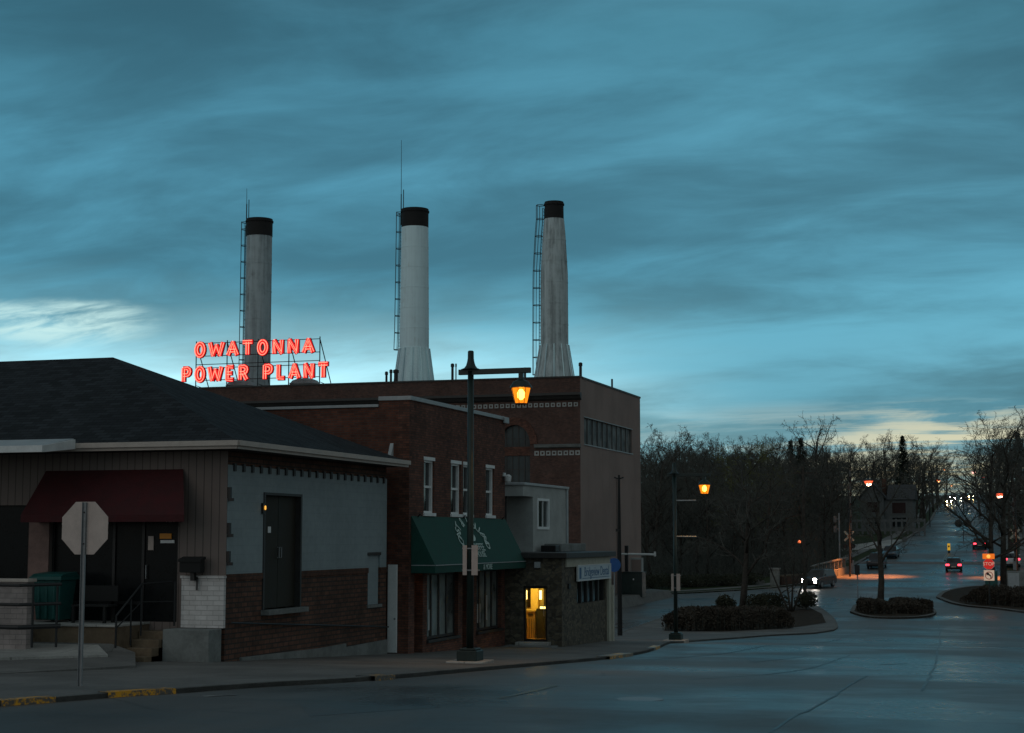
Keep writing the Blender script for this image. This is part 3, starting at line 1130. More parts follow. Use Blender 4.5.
# lower canopy over the left half of the front
m = MB()
XK = on_y(44, 447, YE0 - 1.35).x
m.prism([(YE0 - .10, ZE - .06), (YE0 - 1.35, ZE - .20), (YE0 - 1.35, ZE - .10), (YE0 - .10, ZE + .12)], 'x', -60, XK - .05)
m.build('canopy', 'coping_metal', s1)
m = MB()
m.box(-60, XK, YE0 - 1.42, YE0 - 1.351, ZE - .25, ZE - .10)
m.prism([(YE0 - 1.35, ZE - .25), (YE0 - .1, ZE - .12), (YE0 - .1, ZE + .10), (YE0 - 1.35, ZE - .10)], 'x', XK - .049, XK)
m.build('canopy_fascia', 'white_metal', s1)
# porch
m = MB()
m.box(-48, -19.52, 32.4, YA - .002, -2.9, -1.98)
m.build('porch_floor', 'tan_concrete', s1)
MB().box(-48, -19.50, 32.36, YA - .002, -1.98, -1.93).build('porch_slab', 'pale_concrete', s1, bevel=.01)
for k in range(4):
    MB().box(-19.48, -18.80, 32.42 + .30 * k, YA - .003, -2.98, -2.62 + .17 * k).build('step', 'tan_concrete', s1, bevel=.01)
MB().box(-18.78, XA - .02, 33.15, YA - .101, -3.3, -2.05).build('step_cheek', 'grey_concrete', s1, bevel=.02)
XW = on_y(28.5, 600, 31.1).x
MB().box(-60, XW, 31.05, 31.3, -2.9, -.97).build('porch_wall', 'dull_brick', s1)
MB().box(-60, XW + .04, 31.0, 31.34, -.97, -.90).build('wall_cap', 'cream_metal', s1, bevel=.01)
m = MB()
for zr in (-1.03, -1.44, -1.92):
    m.tube([(-26, 30.7, zr + .04), (XW + .05, 30.7, zr), (XW + .75, 31.2, zr + .02)], .036 if zr > -1.9 else .05, 8)
for xk, yk in ((XW + .28, 30.85), (XW + .68, 31.15), (-24, 30.7)):
    m.tube([(xk, yk, -1.02), (xk, yk, -2.35)], .026, 8)
m.build('porch_railing', 'black_metal', s1)
m = MB()
m.tube([(-19.45, 32.3, -2.55), (-19.45, 32.3, -1.72), (-19.30, 33.1, -1.05), (-18.78, 33.55, -1.0), (-18.74, 33.6, -1.0), (-18.74, 33.6, -2.0)], .024, 8)
m.tube([(-19.30, 33.1, -1.05), (-19.30, 33.1, -2.2)], .02, 8)
m.tube([(-19.35, 32.75, -1.38), (-19.35, 32.75, -2.4)], .02, 8)
m.tube([(-19.45, 32.3, -2.0), (-19.30, 33.1, -1.45), (-18.76, 33.58, -1.45)], .016, 8)
m.build('step_railing', 'black_metal', s1)
m = MB()
m.tube([(-21.0, 32.5, -1.95), (-21.0, 32.5, -1.05), (-20.9, 32.5, -1.05)], .02, 6)
m.box(-20.95, -20.0, 33.2, 33.24, -1.62, -1.25)
m.box(-20.95, -20.0, 32.9, 33.3, -1.66, -1.62)
for xk in (-20.9, -20.05):
    m.box(xk - .03, xk + .03, 32.92, 33.28, -1.93, -1.66)
bench = m
t = thing('porch_bench', 'dark bench on the porch below the red awning', 'bench', (-20.5, 33.1, -1.93))
MB().box(-20.95, -20.0, 32.85, 33.25, -1.56, -1.52).build('seat', 'rubber', t)
MB().box(-20.95, -20.0, 33.25, 33.30, -1.45, -1.10).build('backrest', 'rubber', t)
for xk in (-20.9, -20.1):
    for yk in (32.88, 33.24):
        MB().box(xk - .03, xk + .03, yk - .03, yk + .03, -1.93, -1.56).build('leg', 'rubber', t)
# driveway apron in front of the porch
m = MB()
ap = [(-70, 24.6, -2.40), (-17.9, 25.6, -2.43), (-17.3, 29.5, -2.55), (-18.9, 32.2, -2.50), (-19.6, 32.38, -2.34), (-48, 32.38, -2.30), (-70, 32.38, -2.30)]
m.add([(x_, y_, z_) for x_, y_, z_ in ap] + [(x_, y_, z_ - .9) for x_, y_, z_ in ap], [tuple(range(7)), tuple(range(13, 6, -1))] + [(i, (i + 1) % 7, 7 + (i + 1) % 7, 7 + i) for i in range(7)])
structure(m.build('apron', 'sidewalk_concrete'))
m = MB()
pt = [(-60, 27.6, -2.365), (-24, 27.3, -2.385), (-20.0, 28.6, -2.425), (-18.6, 30.6, -2.47), (-19.7, 32.0, -2.37), (-60, 32.0, -2.312)]
m.add([(x_, y_, z_ + .03) for x_, y_, z_ in pt] + [(x_, y_, z_ - .3) for x_, y_, z_ in pt], [tuple(range(6)), tuple(range(11, 5, -1))] + [(i, (i + 1) % 6, 6 + (i + 1) % 6, 6 + i) for i in range(6)])
structure(m.build('concrete_pad', 'pale_concrete'))

# things at the shop
t = thing('wheelie_bin', 'dark green plastic bin with a rimmed lid behind the porch railing', 'bin', (-21.75, 33.2, -1.93))
m = MB()
m.add([(-21.93, 32.95, -1.88), (-21.33, 32.95, -1.88), (-21.33, 33.45, -1.88), (-21.93, 33.45, -1.88), (-22.0, 32.88, -.98), (-21.26, 32.88, -.98), (-21.26, 33.55, -.98), (-22.0, 33.55, -.98)],
      [(3, 2, 1, 0), (4, 5, 6, 7), (0, 1, 5, 4), (1, 2, 6, 5), (2, 3, 7, 6), (3, 0, 4, 7)])
for xk in (-21.83, -21.63, -21.43):
    m.box(xk - .03, xk + .03, 32.87, 32.93, -1.85, -1.0)
m.build('bin_body', 'bin_plastic', t, bevel=.02)
m = MB().box(-22.05, -21.21, 32.82, 33.6, -.98, -.90)
m.prism([(32.82, -.90), (33.63, -.90), (33.5, -.80), (32.95, -.84)], 'x', -22.03, -21.23)
m.build('lid', 'bin_plastic', t, bevel=.01)
for xk in (-21.88, -21.38):
    MB().lathe([(.09, -.03), (.09, .03)], n=14, mat=Matrix.Translation((xk, 33.55, -1.84)) @ Matrix.Rotation(R(90), 4, 'Y')).build('wheel', 'rubber', t)
t = thing('mailbox', 'black metal mailbox on the white brick pier by the shop corner', 'mailbox', (-18.1, YA - .25, -.87))
MB().box(-18.58, -18.05, YA - .36, YA - .145, -.80, -.50).build('box', 'rubber', t, bevel=.015)
MB().prism([(YA - .39, -.56), (YA - .14, -.50), (YA - .14, -.44), (YA - .39, -.50)], 'x', -18.60, -18.03).build('lid', 'rubber', t)
MB().box(-18.36, -18.26, YA - .25, YA - .15, -.98, -.80).build('bracket', 'black_metal', t)
MB().box(-18.25, -18.22, YA - .17, YA - .145, -1.2, -.9).build('strap', 'black_metal', t)
t = thing('wall_lamp', 'small amber wall lamp beside the dark double door of the blue wall', 'wall lamp', (XA + .08, 35.66, .66))
MB().box(XA + .005, XA + .06, 35.58, 35.68, .55, .80).build('lamp_bracket', 'black_metal', t)
MB().lathe([(.012, .64), (.022, .66), (.022, .72), (.012, .74)], XA + .09, 35.63, 12).build('lamp_bulb', 'amber_bulb', t)

# ================================================================== the brick two-storey shop
XB, Y0B, Y1B = -17.1, 43.95, 52.80
s2 = thing('brick_shop', 'two storey dark brick shop with green awning and four white sash windows', 'building', (-19, 48, zg(48)))
wins = [(45.13, 46.0, .69, 2.25), (47.46, 48.36, .69, 2.25), (48.58, 49.42, .69, 2.25), (50.80, 51.64, .69, 2.25)]
shop = [(45.45, 48.15, -2.98, -.75), (49.9, 52.4, -2.98, -.75), (44.42, 45.10, -3.45, -.75), (48.55, 49.5, -3.6, -.75)]
MB().wall('x', XB - .35, XB, Y0B, Y1B, -4.4, 3.9, wins + shop).build('front_wall', 'dark_brick', s2)
MB().wall('y', Y0B, Y0B + .35, -34, XB - .351, -4.0, 3.72).build('end_wall', 'red_brick', s2)
MB().wall('y', Y1B - .35, Y1B, -34, XB - .351, -4.4, 3.72).build('rear_wall', 'dark_brick', s2)
MB().box(-34, XB - .351, Y0B + .351, Y1B - .351, 3.40, 3.55).build('roof', 'roof_membrane', s2)
MB().box(-34, -33.7, Y0B + .351, Y1B - .351, -4.4, 3.72).build('back_wall', 'dark_brick', s2)
m = MB()
m.box(XB - .40, XB + .06, Y0B - .05, Y1B + .06, 3.9, 4.02)
m.box(XB - .95, XB - .401, Y0B - .05, Y0B + .40, 3.9, 4.02)
m.box(-34, XB - .951, Y0B - .05, Y0B + .40, 3.72, 3.80)
m.box(XB + .06, XB + .13, Y1B - .35, Y1B + .07, 3.80, 4.0)
m.build('coping', 'coping_metal', s2, bevel=.01)
MB().box(XB - .95, XB - .351, Y0B + .001, Y0B + .35, 3.721, 3.899).build('parapet_end', 'red_brick', s2)
for (a, b, c, d) in wins:
    fr = MB()
    for (p, q, r_, s_) in ((a, b, c, c + .07), (a, b, d - .07, d), (a, a + .09, c + .07, d - .07), (b - .09, b, c + .07, d - .07)):
        fr.box(XB - .20, XB - .06, p, q, r_, s_)
    mid = (c + d) / 2
    fr.box(XB - .19, XB - .08, a + .09, b - .09, mid - .035, mid + .035)
    f_ = fr.build('window', 'white_paint', s2)
    MB().box(XB - .16, XB - .14, a + .09, b - .09, c + .07, d - .07).build('pane', 'dark_glass', f_)
    MB().box(XB - .06, XB + .05, a - .05, b + .05, c - .08, c + .01).build('sill', 'white_paint', f_)
    MB().box(XB - .06, XB + .015, a - .03, b + .03, d - .01, d + .09).build('lintel', 'white_paint', f_)
for (a, b, c, d), panes in ((shop[0], 4), (shop[1], 4)):
    fr = MB()
    for k in range(panes + 1):
        yk = a + (b - a) * k / panes
        w_ = .05
        fr.box(XB - .22, XB - .12, max(a, yk - w_), min(b, yk + w_), c, d)
    fr.box(XB - .215, XB - .125, a, b, c, c + .08)
    fr.box(XB - .215, XB - .125, a, b, -1.12, -1.05)
    f_ = fr.build('shop_window', 'dark_trim', s2)
    MB().box(XB - .18, XB - .16, a + .02, b - .02, c + .02, d).build('pane', 'shop_glass', f_)
    MB().box(XB - .2, XB + .08, a - .05, b + .05, c - .08, c).build('sill', 'dark_trim', f_)
    for (ya_, yb_, za_, zb_) in ((.5, .8, .25, .85), (1.3, 1.5, .3, 1.1)):
        MB().box(XB - .155, XB - .150, a + ya_, a + yb_, c + za_, c + zb_).build('poster', 'gap_siding', f_)
dr = MB().box(XB - .34, XB - .28, 44.45, 45.08, -3.42, -.9).build('door', 'dark_glass', s2, label='recessed end door with amber lights behind its glass')
for zk in (-1.05, -1.65):
    MB().box(XB - .27, XB - .22, 44.60, 44.78, zk - .035, zk + .035).build('lamp_bulb', 'amber_bulb', dr)
dr = MB().box(XB - .40, XB - .34, 48.6, 49.45, -3.58, -.9).build('door', 'dark_glass', s2, label='dark shop door between the two shop windows')
MB().box(XB - .335, XB - .33, 48.75, 49.3, -2.6, -1.9).build('poster', 'house_red', dr)
# green awning
m = MB()
za, zb, zv, pr = .60, -.80, -1.02, .74
ya, yb = 44.12, 52.78
m.add([(XB + .01, ya, za), (XB + .01, yb, za), (XB + pr, yb, zb), (XB + pr, ya, zb), (XB + pr, ya, zv), (XB + pr, yb, zv), (XB + .01, ya, zb), (XB + .01, yb, zb), (XB + .01, ya, zv), (XB + .01, yb, zv)],
      [(0, 1, 2, 3), (3, 2, 5, 4), (0, 3, 6), (1, 7, 2), (6, 3, 4, 8), (7, 9, 5, 2)])
aw = m.build('awning', 'green_canvas', s2)
sol = aw.modifiers.new('Solidify', 'SOLIDIFY')
sol.thickness = .015
m = MB()
m.box(XB + pr + .01, XB + pr + .02, ya, yb, zb - .012, zb + .012)
m.box(XB + .02, XB + pr, ya - .014, ya - .009, zb - .012, zb + .012)
m.build('piping', 'coping_metal', aw)
# lettering on the slope: local u along Y, v up the slope
sl = Vector((pr - .01, 0, zb - za))
up = -sl.normalized()
nrm = Vector((0, 1, 0)).cross(up).normalized()
if nrm.x < 0:
    nrm = -nrm
O_ = Vector((XB + .01, (ya + yb) / 2, za)) + sl * .5 + nrm * .022
slope = Matrix(((0, up.x, nrm.x), (1, up.y, nrm.y), (0, up.z, nrm.z))).to_4x4()
m = MB()
txt = 'ROAST & HOLLAND'
for i, ch in enumerate(txt):
    if ch == ' ':
        continue
    a_ = R(198 - i * 216 / (len(txt) - 1))
    px_, py_ = 1.16 * math.cos(a_), .60 * math.sin(a_) + .02
    text_into(m, ch, .46, Matrix.Translation(O_) @ slope @ Matrix.Translation((px_, py_, 0)) @ Matrix.Rotation(a_ - R(90), 4, 'Z'), .003)
text_into(m, 'COFFEE', .36, Matrix.Translation(O_) @ slope @ Matrix.Translation((.06, -.26, 0)), .003)
text_into(m, 'HOUSE', .27, Matrix.Translation(O_) @ slope @ Matrix.Translation((.06, -.50, 0)), .003)
cup = [(.28 * math.cos(R(a_)), .16 * math.sin(R(a_)) + .12, 0) for a_ in range(0, 360, 20)]
m.add(cup, [tuple(range(18))], Matrix.Translation(O_) @ slope)
text_into(m, '& MORE', .24, facing('x', (XB + pr + .022, 48.75, (zb + zv) / 2 - .01)), .003)
m.build('lettering', 'pale_lettering', aw)
for k in range(3):
    yk = 44.6 + k * 3.9
    MB().tube([(XB, yk, .55), (XB + .1, yk, .66), (XB + .15, yk, .6)], .02, 6).build('awning_hook', 'black_metal', s2)
t = thing('door_panel', 'narrow white door closing the gap between blue wall and brick shop', 'door', (-17.6, Y0B - .1, zg(Y0B)))
MB().box(-17.70, -17.42, Y0B - .09, Y0B - .02, zg(44) + .1, -.78).build('panel', 'white_paint', t, bevel=.01)
MB().lathe([(.02, -.02), (.03, .02)], n=10, mat=Matrix.Translation((-17.47, Y0B - .105, -2.3)) @ Matrix.Rotation(R(90), 4, 'X')).build('knob', 'galvanised', t)
t = thing('wall_lamp', 'small pale wall light at the upper right corner of the brick shop', 'wall lamp', (XB + .1, Y1B - .1, 1.95))
MB().box(XB + .004, XB + .06, Y1B - .25, Y1B - .08, 2.02, 2.14).build('lamp_bracket', 'white_metal', t)
MB().lathe([(.05, 1.78), (.10, 1.86), (.12, 2.02), (.05, 2.08)], XB + .16, Y1B - .16, 14).build('lamp_shade', 'white_metal', t)

# ================================================================== the low stone shop with the lit door
XC, YC0, YC1 = -15.13, 52.82, 59.04
s3 = thing('stone_shop', 'low flat roofed field stone shop with glowing yellow glass door', 'building', (-16.5, 56, zg(56)))
MB().wall('y', YC0 + .003, YC0 + .30, XB + .003, XC, -4.4, -.70, [(-16.47, -15.64, -3.43, -1.62)]).build('front_wall', 'field_stone', s3)
MB().wall('x', XC - .30, XC - .001, YC0 + .301, YC1, -4.6, -.70, [(54.7, 58.5, -2.27, -1.50)]).build('side_wall', 'field_stone', s3)
MB().wall('y', YC1 - .3, YC1, -24, XC - .301, -4.6, -.7).build('rear_wall', 'grey_concrete', s3)
m = MB()
m.box(-24, XC + .22, YC0 + .004, YC1 + .25, -.70, -.52)
m.box(XB + .004, XC + .22, YC0 - .20, YC0 + .003, -.70, -.52)
m.build('roof', 'dark_trim', s3, bevel=.015)
MB().box(XC + .002, XC + .06, 53.2, YC1, -1.0, -.702).build('frieze', 'cream_frieze', s3)
MB().box(XC + .002, XC + .09, 58.72, YC1 + .04, -4.2, -1.001).build('corner_post', 'cream_frieze', s3)
MB().box(XC + .002, XC + .14, 59.09, 59.30, -4.3, -1.75).build('corner_post', 'cream_frieze', s3, label='shorter pale post beside the corner post')
MB().box(-16.05, -15.85, YC0 - .10, YC0 + .002, -1.02, -.82).build('vent_cap', 'coping_metal', s3)
MB().box(XC - .001, XC + .06, 53.5, 53.75, -1.72, -1.55).build('vent_cap', 'black_metal', s3)
fr = MB()
for k in range(6):
    yk = 54.7 + 3.8 * k / 5
    fr.box(XC - .18, XC - .05, max(54.7, yk - .06), min(58.5, yk + .06), -2.27, -1.5)
f_ = fr.build('window', 'dark_trim', s3)
MB().box(XC - .13, XC - .11, 54.75, 58.45, -2.25, -1.5).build('pane', 'dark_glass', f_)
MB().box(-16.95, -15.25, YC0 - .75, YC0 + .0, zg(53) - .2, -3.55).build('step', 'grey_concrete', s3, bevel=.02)
MB().box(-16.62, -15.50, YC0 - .42, YC0 + .0, -3.55, -3.44).build('step', 'pale_concrete', s3, bevel=.015)
# the lit vestibule behind the door
m = MB()
m.box(-17.04, -15.48, YC0 + .31, YC0 + 2.2, -3.44, -3.40)
m.build('vestibule_floor', 'wood_counter', s3)
m = MB()
m.box(-17.09, -17.04, YC0 + .31, YC0 + 2.2, -3.44, -1.2)
m.box(-15.48, -15.44, YC0 + .31, YC0 + 2.2, -3.44, -1.2)
m.box(-17.04, -15.48, YC0 + 2.14, YC0 + 2.2, -3.44, -1.2)
m.box(-17.04, -15.48, YC0 + .31, YC0 + 2.14, -1.26, -1.2)
m.build('vestibule_wall', 'interior_wall', s3)
MB().box(-17.02, -16.36, YC0 + 1.0, YC0 + 1.5, -3.40, -2.50).build('counter', 'wood_counter', s3)
MB().box(-17.03, -16.33, YC0 + .96, YC0 + 1.54, -2.50, -2.44).build('counter_top', 'interior_wall', s3)
MB().box(-16.60, -16.42, YC0 + .985, YC0 + .999, -2.64, -2.58).build('counter_slot', 'interior_dark', s3)
m = MB()
for k in range(5):
    m.box(-16.74 + .085 * k, -16.725 + .085 * k, YC0 + .985, YC0 + .999, -3.38, -2.74)
m.build('counter_groove', 'interior_dark', s3)
MB().box(-16.30, -15.92, YC0 + .95, YC0 + 1.3, -3.4, -2.40).build('display_case', 'interior_dark', s3)
MB().box(-16.32, -15.90, YC0 + 1.9, YC0 + 2.13, -3.40, -1.3).build('cabinet', 'interior_dark', s3)
MB().box(-16.68, -16.42, YC0 + 1.55, YC0 + 1.8, -3.4, -1.27).build('column', 'interior_wall', s3)
MB().box(-17.0, -16.70, YC0 + 1.9, YC0 + 2.13, -2.40, -1.3).build('cabinet', 'interior_dark', s3)
MB().box(-16.76, -16.68, YC0 + 1.1, YC0 + 1.14, -2.10, -1.80).build('light_fixture', 'fixture', s3)
MB().box(-16.24, -16.16, YC0 + 1.1, YC0 + 1.14, -2.10, -1.80).build('light_fixture', 'fixture', s3)
MB().box(-16.16, -15.98, YC0 + .92, YC0 + .94, -2.40, -2.33).build('light_fixture', 'fixture', s3)
m = MB()
for (p, q, r_, s_) in ((-16.47, -16.40, -3.43, -1.62), (-15.71, -15.64, -3.43, -1.62), (-16.40, -15.71, -1.70, -1.62), (-16.40, -15.71, -3.43, -3.36)):
    m.box(p, q, YC0 + .06, YC0 + .14, r_, s_)
dr = m.build('door', 'black_metal', s3)
MB().box(-16.40, -15.71, YC0 + .09, YC0 + .098, -3.36, -1.70).build('pane', 'clear_pane', dr)
MB().tube([(-15.76, YC0 + .08, -2.6), (-15.76, YC0 + .02, -2.6), (-15.76, YC0 + .02, -2.25), (-15.76, YC0 + .08, -2.25)], .012, 6).build('handle', 'galvanised', dr)
ld = bpy.data.lights.new('vestibule_lamp', 'POINT')
ld.energy = 95
ld.color = (1.0, .70, .16)
ld.shadow_soft_size = .08
lo_ = bpy.data.objects.new('vestibule_lamp', ld)
C.objects.link(lo_)
lo_.parent = s3
lo_.location = Vector((-16.05, YC0 + .55, -1.40)) - s3.location
# sign board on the side wall
t = thing('sign_board', 'long pale sign board with blue lettering on the stone shop', 'shop sign', (XC + .08, 56.7, -1.5))
MB().box(XC + .061, XC + .11, 54.45, 58.9, -1.47, -.98).build('board', 'sign_white', t)
m = MB()
m.box(XC + .111, XC + .116, 54.62, 54.86, -1.42, -1.04)
text_into(m, 'Bridgeview Dental', .46, facing('x', (XC + .113, 56.95, -1.21)), .003, spacing=1.0)
m.box(XC + .111, XC + .115, 55.0, 58.7, -1.425, -1.405)
m.build('lettering', 'sign_blue', t)
m = MB()
for (p, q, r_, s_) in ((54.42, 58.93, -1.50, -1.47), (54.42, 58.93, -.98, -.95), (54.42, 54.45, -1.47, -.98), (58.9, 58.93, -1.47, -.98)):
    m.box(XC + .06, XC + .125, p, q, r_, s_)
m.build('sign_frame', 'white_metal', t)
# pale upper storey behind
XU = -17.1
s4 = thing('stucco_annex', 'pale stucco upper storey with one white window above the stone shop', 'building', (-18.5, 58, -.5))
MB().wall('x', XU - .25, XU, 56.02, 60.45, -4.4, 1.80, [(56.55, 57.95, .36, 1.30)]).build('side_wall', 'stucco', s4)
MB().wall('y', 56.02, 56.25, -24, XU - .251, -.52, 1.42).build('front_wall', 'stucco', s4)
MB().wall('y', 60.2, 60.45, -24, XU - .251, -4.6, 1.80).build('rear_wall', 'stucco', s4)
MB().box(-24, XU, 54.84, 56.019, 1.42, 1.80).build('canopy', 'stucco', s4)
MB().box(-24, XU - .251, 56.251, 60.199, 1.30, 1.42).build('ceiling', 'stucco', s4)
m = MB()
m.box(-24, XU + .07, 54.77, 60.52, 1.801, 1.89)
m.build('roof', 'coping_metal', s4, bevel=.01)
m = MB()
for (p, q, r_, s_) in ((56.5, 58.0, .27, .37), (56.5, 58.0, 1.29, 1.38), (56.5, 56.62, .37, 1.29), (57.88, 58.0, .37, 1.29)):
    m.box(XU - .1, XU + .03, p, q, r_, s_)
f_ = m.build('window', 'white_paint', s4)
MB().box(XU - .07, XU - .05, 56.62, 57.88, .37, 1.29).build('pane', 'dark_glass', f_)
MB().box(XU - .06, XU - .02, 57.3, 57.36, .37, 1.29).build('mullion', 'white_paint', f_)
MB().box(-17.85, -17.75, 54.95, 55.03, -.52, 1.42).build('porch_post', 'dark_trim', s4)
MB().box(XU + .001, XU + .05, 60.28, 60.46, -.6, 1.8).build('downpipe', 'coping_metal', s4)
t = thing('rooftop_unit', 'dark low equipment box on the stone shop roof below the white window', 'rooftop unit', (-16.6, 58, -.52))
MB().box(-16.95, -16.3, 56.9, 60.2, -.519, -.24).build('housing', 'grey_concrete', t, bevel=.02)
MB().box(-16.9, -16.35, 56.3, 56.85, -.519, -.30).build('fan_box', 'black_metal', t, bevel=.02)

# ================================================================== power plant
XP, YP, XPL, YPR, ZP = -34.66, 126.45, -70.5, 147.2, 12.68
s5 = thing('power_plant', 'large brick power plant block with grey panel end wall and window band', 'building', (-50, 135, zg(130)))
MB().wall('y', YP, YP + .5, XPL, XP - .001, -6.5, ZP, [(-41.42, -38.84, 3.0, 8.97)]).build('front_wall', 'plant_brick', s5)
MB().wall('x', XP - .4, XP, YP + .501, YPR, -6.5, ZP - .05, [(127.62, 143.95, 7.42, 9.56)]).build('end_wall', 'panel_wall', s5)
MB().box(XP - .401, XP + .003, YP + .002, YP + .5, -6.5, ZP - .01).build('corner_pier', 'panel_wall', s5)
MB().wall('x', XPL, XPL + .4, YP + .501, YPR, -6.5, ZP).build('end_wall', 'plant_brick', s5)
MB().wall('y', YPR - .4, YPR - .001, XPL + .401, XP - .401, -6.5, ZP - .05).build('rear_wall', 'plant_brick', s5)
MB().box(XPL + .401, XP - .401, YP + .501, YPR - .401, 11.7, 12.0).build('roof', 'roof_membrane', s5)
m = MB()
m.box(XPL - .08, XP + .06, YP - .08, YP + .55, ZP, ZP + .12)
m.box(XP - .45, XP + .06, YP + .551, YPR + .05, ZP - .05, ZP + .10)
m.build('coping', 'dark_trim', s5)
MB().prism([(YP - .55, 11.45), (YP - .001, 11.45), (YP - .001, 10.85), (YP - .25, 10.98), (YP - .4, 11.2), (YP - .55, 11.25)], 'x', XPL, XP + .12).build('cornice', 'dark_trim', s5)
MB().prism([(YP - .35, 7.36), (YP - .001, 7.36), (YP - .001, 7.05), (YP - .28, 7.12)], 'x', -38.42, XP + .05).build('string_course', 'grey_concrete', s5)


def tile_ring(m, xc, zc2, r, y):
    a = r * .45
    for (p, q, r_, s_) in ((xc - r, xc + r, zc2 - r, zc2 - a), (xc - r, xc + r, zc2 + a, zc2 + r), (xc - r, xc - a, zc2 - a, zc2 + a), (xc + a, xc + r, zc2 - a, zc2 + a)):
        m.box(p, q, y - .04, y - .002, r_, s_)


m = MB()
for k in range(68):
    tile_ring(m, XP - .35 - k * .475, 10.52, .165, YP)
m.build('tile_band', 'stucco', s5)
m = MB()
for k in range(8):
    tile_ring(m, XP - .22 - k * .485, 6.66, .185, YP)
m.build('tile_band', 'stucco', s5)
# arched window
xc_, rx_, zs_, za_ = -40.13, 1.29, 7.42, 8.97
arc = [(xc_ + rx_ * math.cos(R(a_)), zs_ + (za_ - zs_) * math.sin(R(a_))) for a_ in range(0, 181, 10)]
m = MB()
m.prism(arc[:10] + [(xc_, za_ + .001), (xc_ + rx_ + .001, za_ + .001)], 'y', YP + .02, YP + .5)
m.prism(arc[9:] + [(xc_ - rx_ - .001, za_ + .001), (xc_, za_ + .001)], 'y', YP + .02, YP + .5)
m.build('arch_spandrel', 'plant_brick', s5)
m = MB()
for i in range(18):
    def o_(k, s_):
        a_ = R(k * 10)
        return (xc_ + (rx_ + s_) * math.cos(a_), zs_ + (za_ - zs_ + s_) * math.sin(a_))
    m.prism([o_(i, .02), o_(i + 1, .02), o_(i + 1, .62), o_(i, .62)], 'y', YP - .08, YP - .003)
m.build('arch_ring', 'dark_brick', s5)
MB().box(-41.42, -38.84, YP + .12, YP + .45, 6.52, 7.22).build('transom_panel', 'dark_brick', s5)
m = MB()
for k in range(6):
    xk = -41.42 + 2.58 * k / 5
    m.box(max(-41.42, xk - .04), min(-38.84, xk + .04), YP + .2, YP + .3, 3.0, 6.519)
    m.box(max(-41.42, xk - .04), min(-38.84, xk + .04), YP + .2, YP + .3, 7.221, 8.9)
for zk in (4.2, 5.4, 7.9):
    m.box(-41.4, -38.86, YP + .21, YP + .29, zk - .035, zk + .035)
f_ = m.build('window', 'dark_trim', s5)
MB().box(-41.41, -38.85, YP + .24, YP + .26, 3.0, 6.51).build('pane', 'plant_glass', f_)
MB().box(-41.41, -38.85, YP + .24, YP + .26, 7.23, 8.95).build('pane', 'plant_glass', f_)
# window band in the end wall
m = MB()
for k in range(11):
    yk = 127.62 + 16.33 * k / 10
    m.box(XP - .26, XP - .12, max(127.62, yk - .10), min(143.95, yk + .10), 7.42, 9.56)
f_ = m.build('window_band', 'mullion_metal', s5)
MB().box(XP - .22, XP - .20, 127.65, 143.92, 7.43, 9.55).build('pane', 'band_glass', f_)
MB().box(XP - .3, XP + .07, 127.5, 144.1, 7.33, 7.419).build('sill', 'coping_metal', f_)
MB().box(XP - .3, XP + .04, 127.5, 144.1, 9.561, 9.62).build('head_flashing', 'coping_metal', f_)
MB().tube([(XP + .06, 138.2, -6), (XP + .06, 138.2, 5.0)], .05, 8).build('downpipe', 'panel_wall', s5)


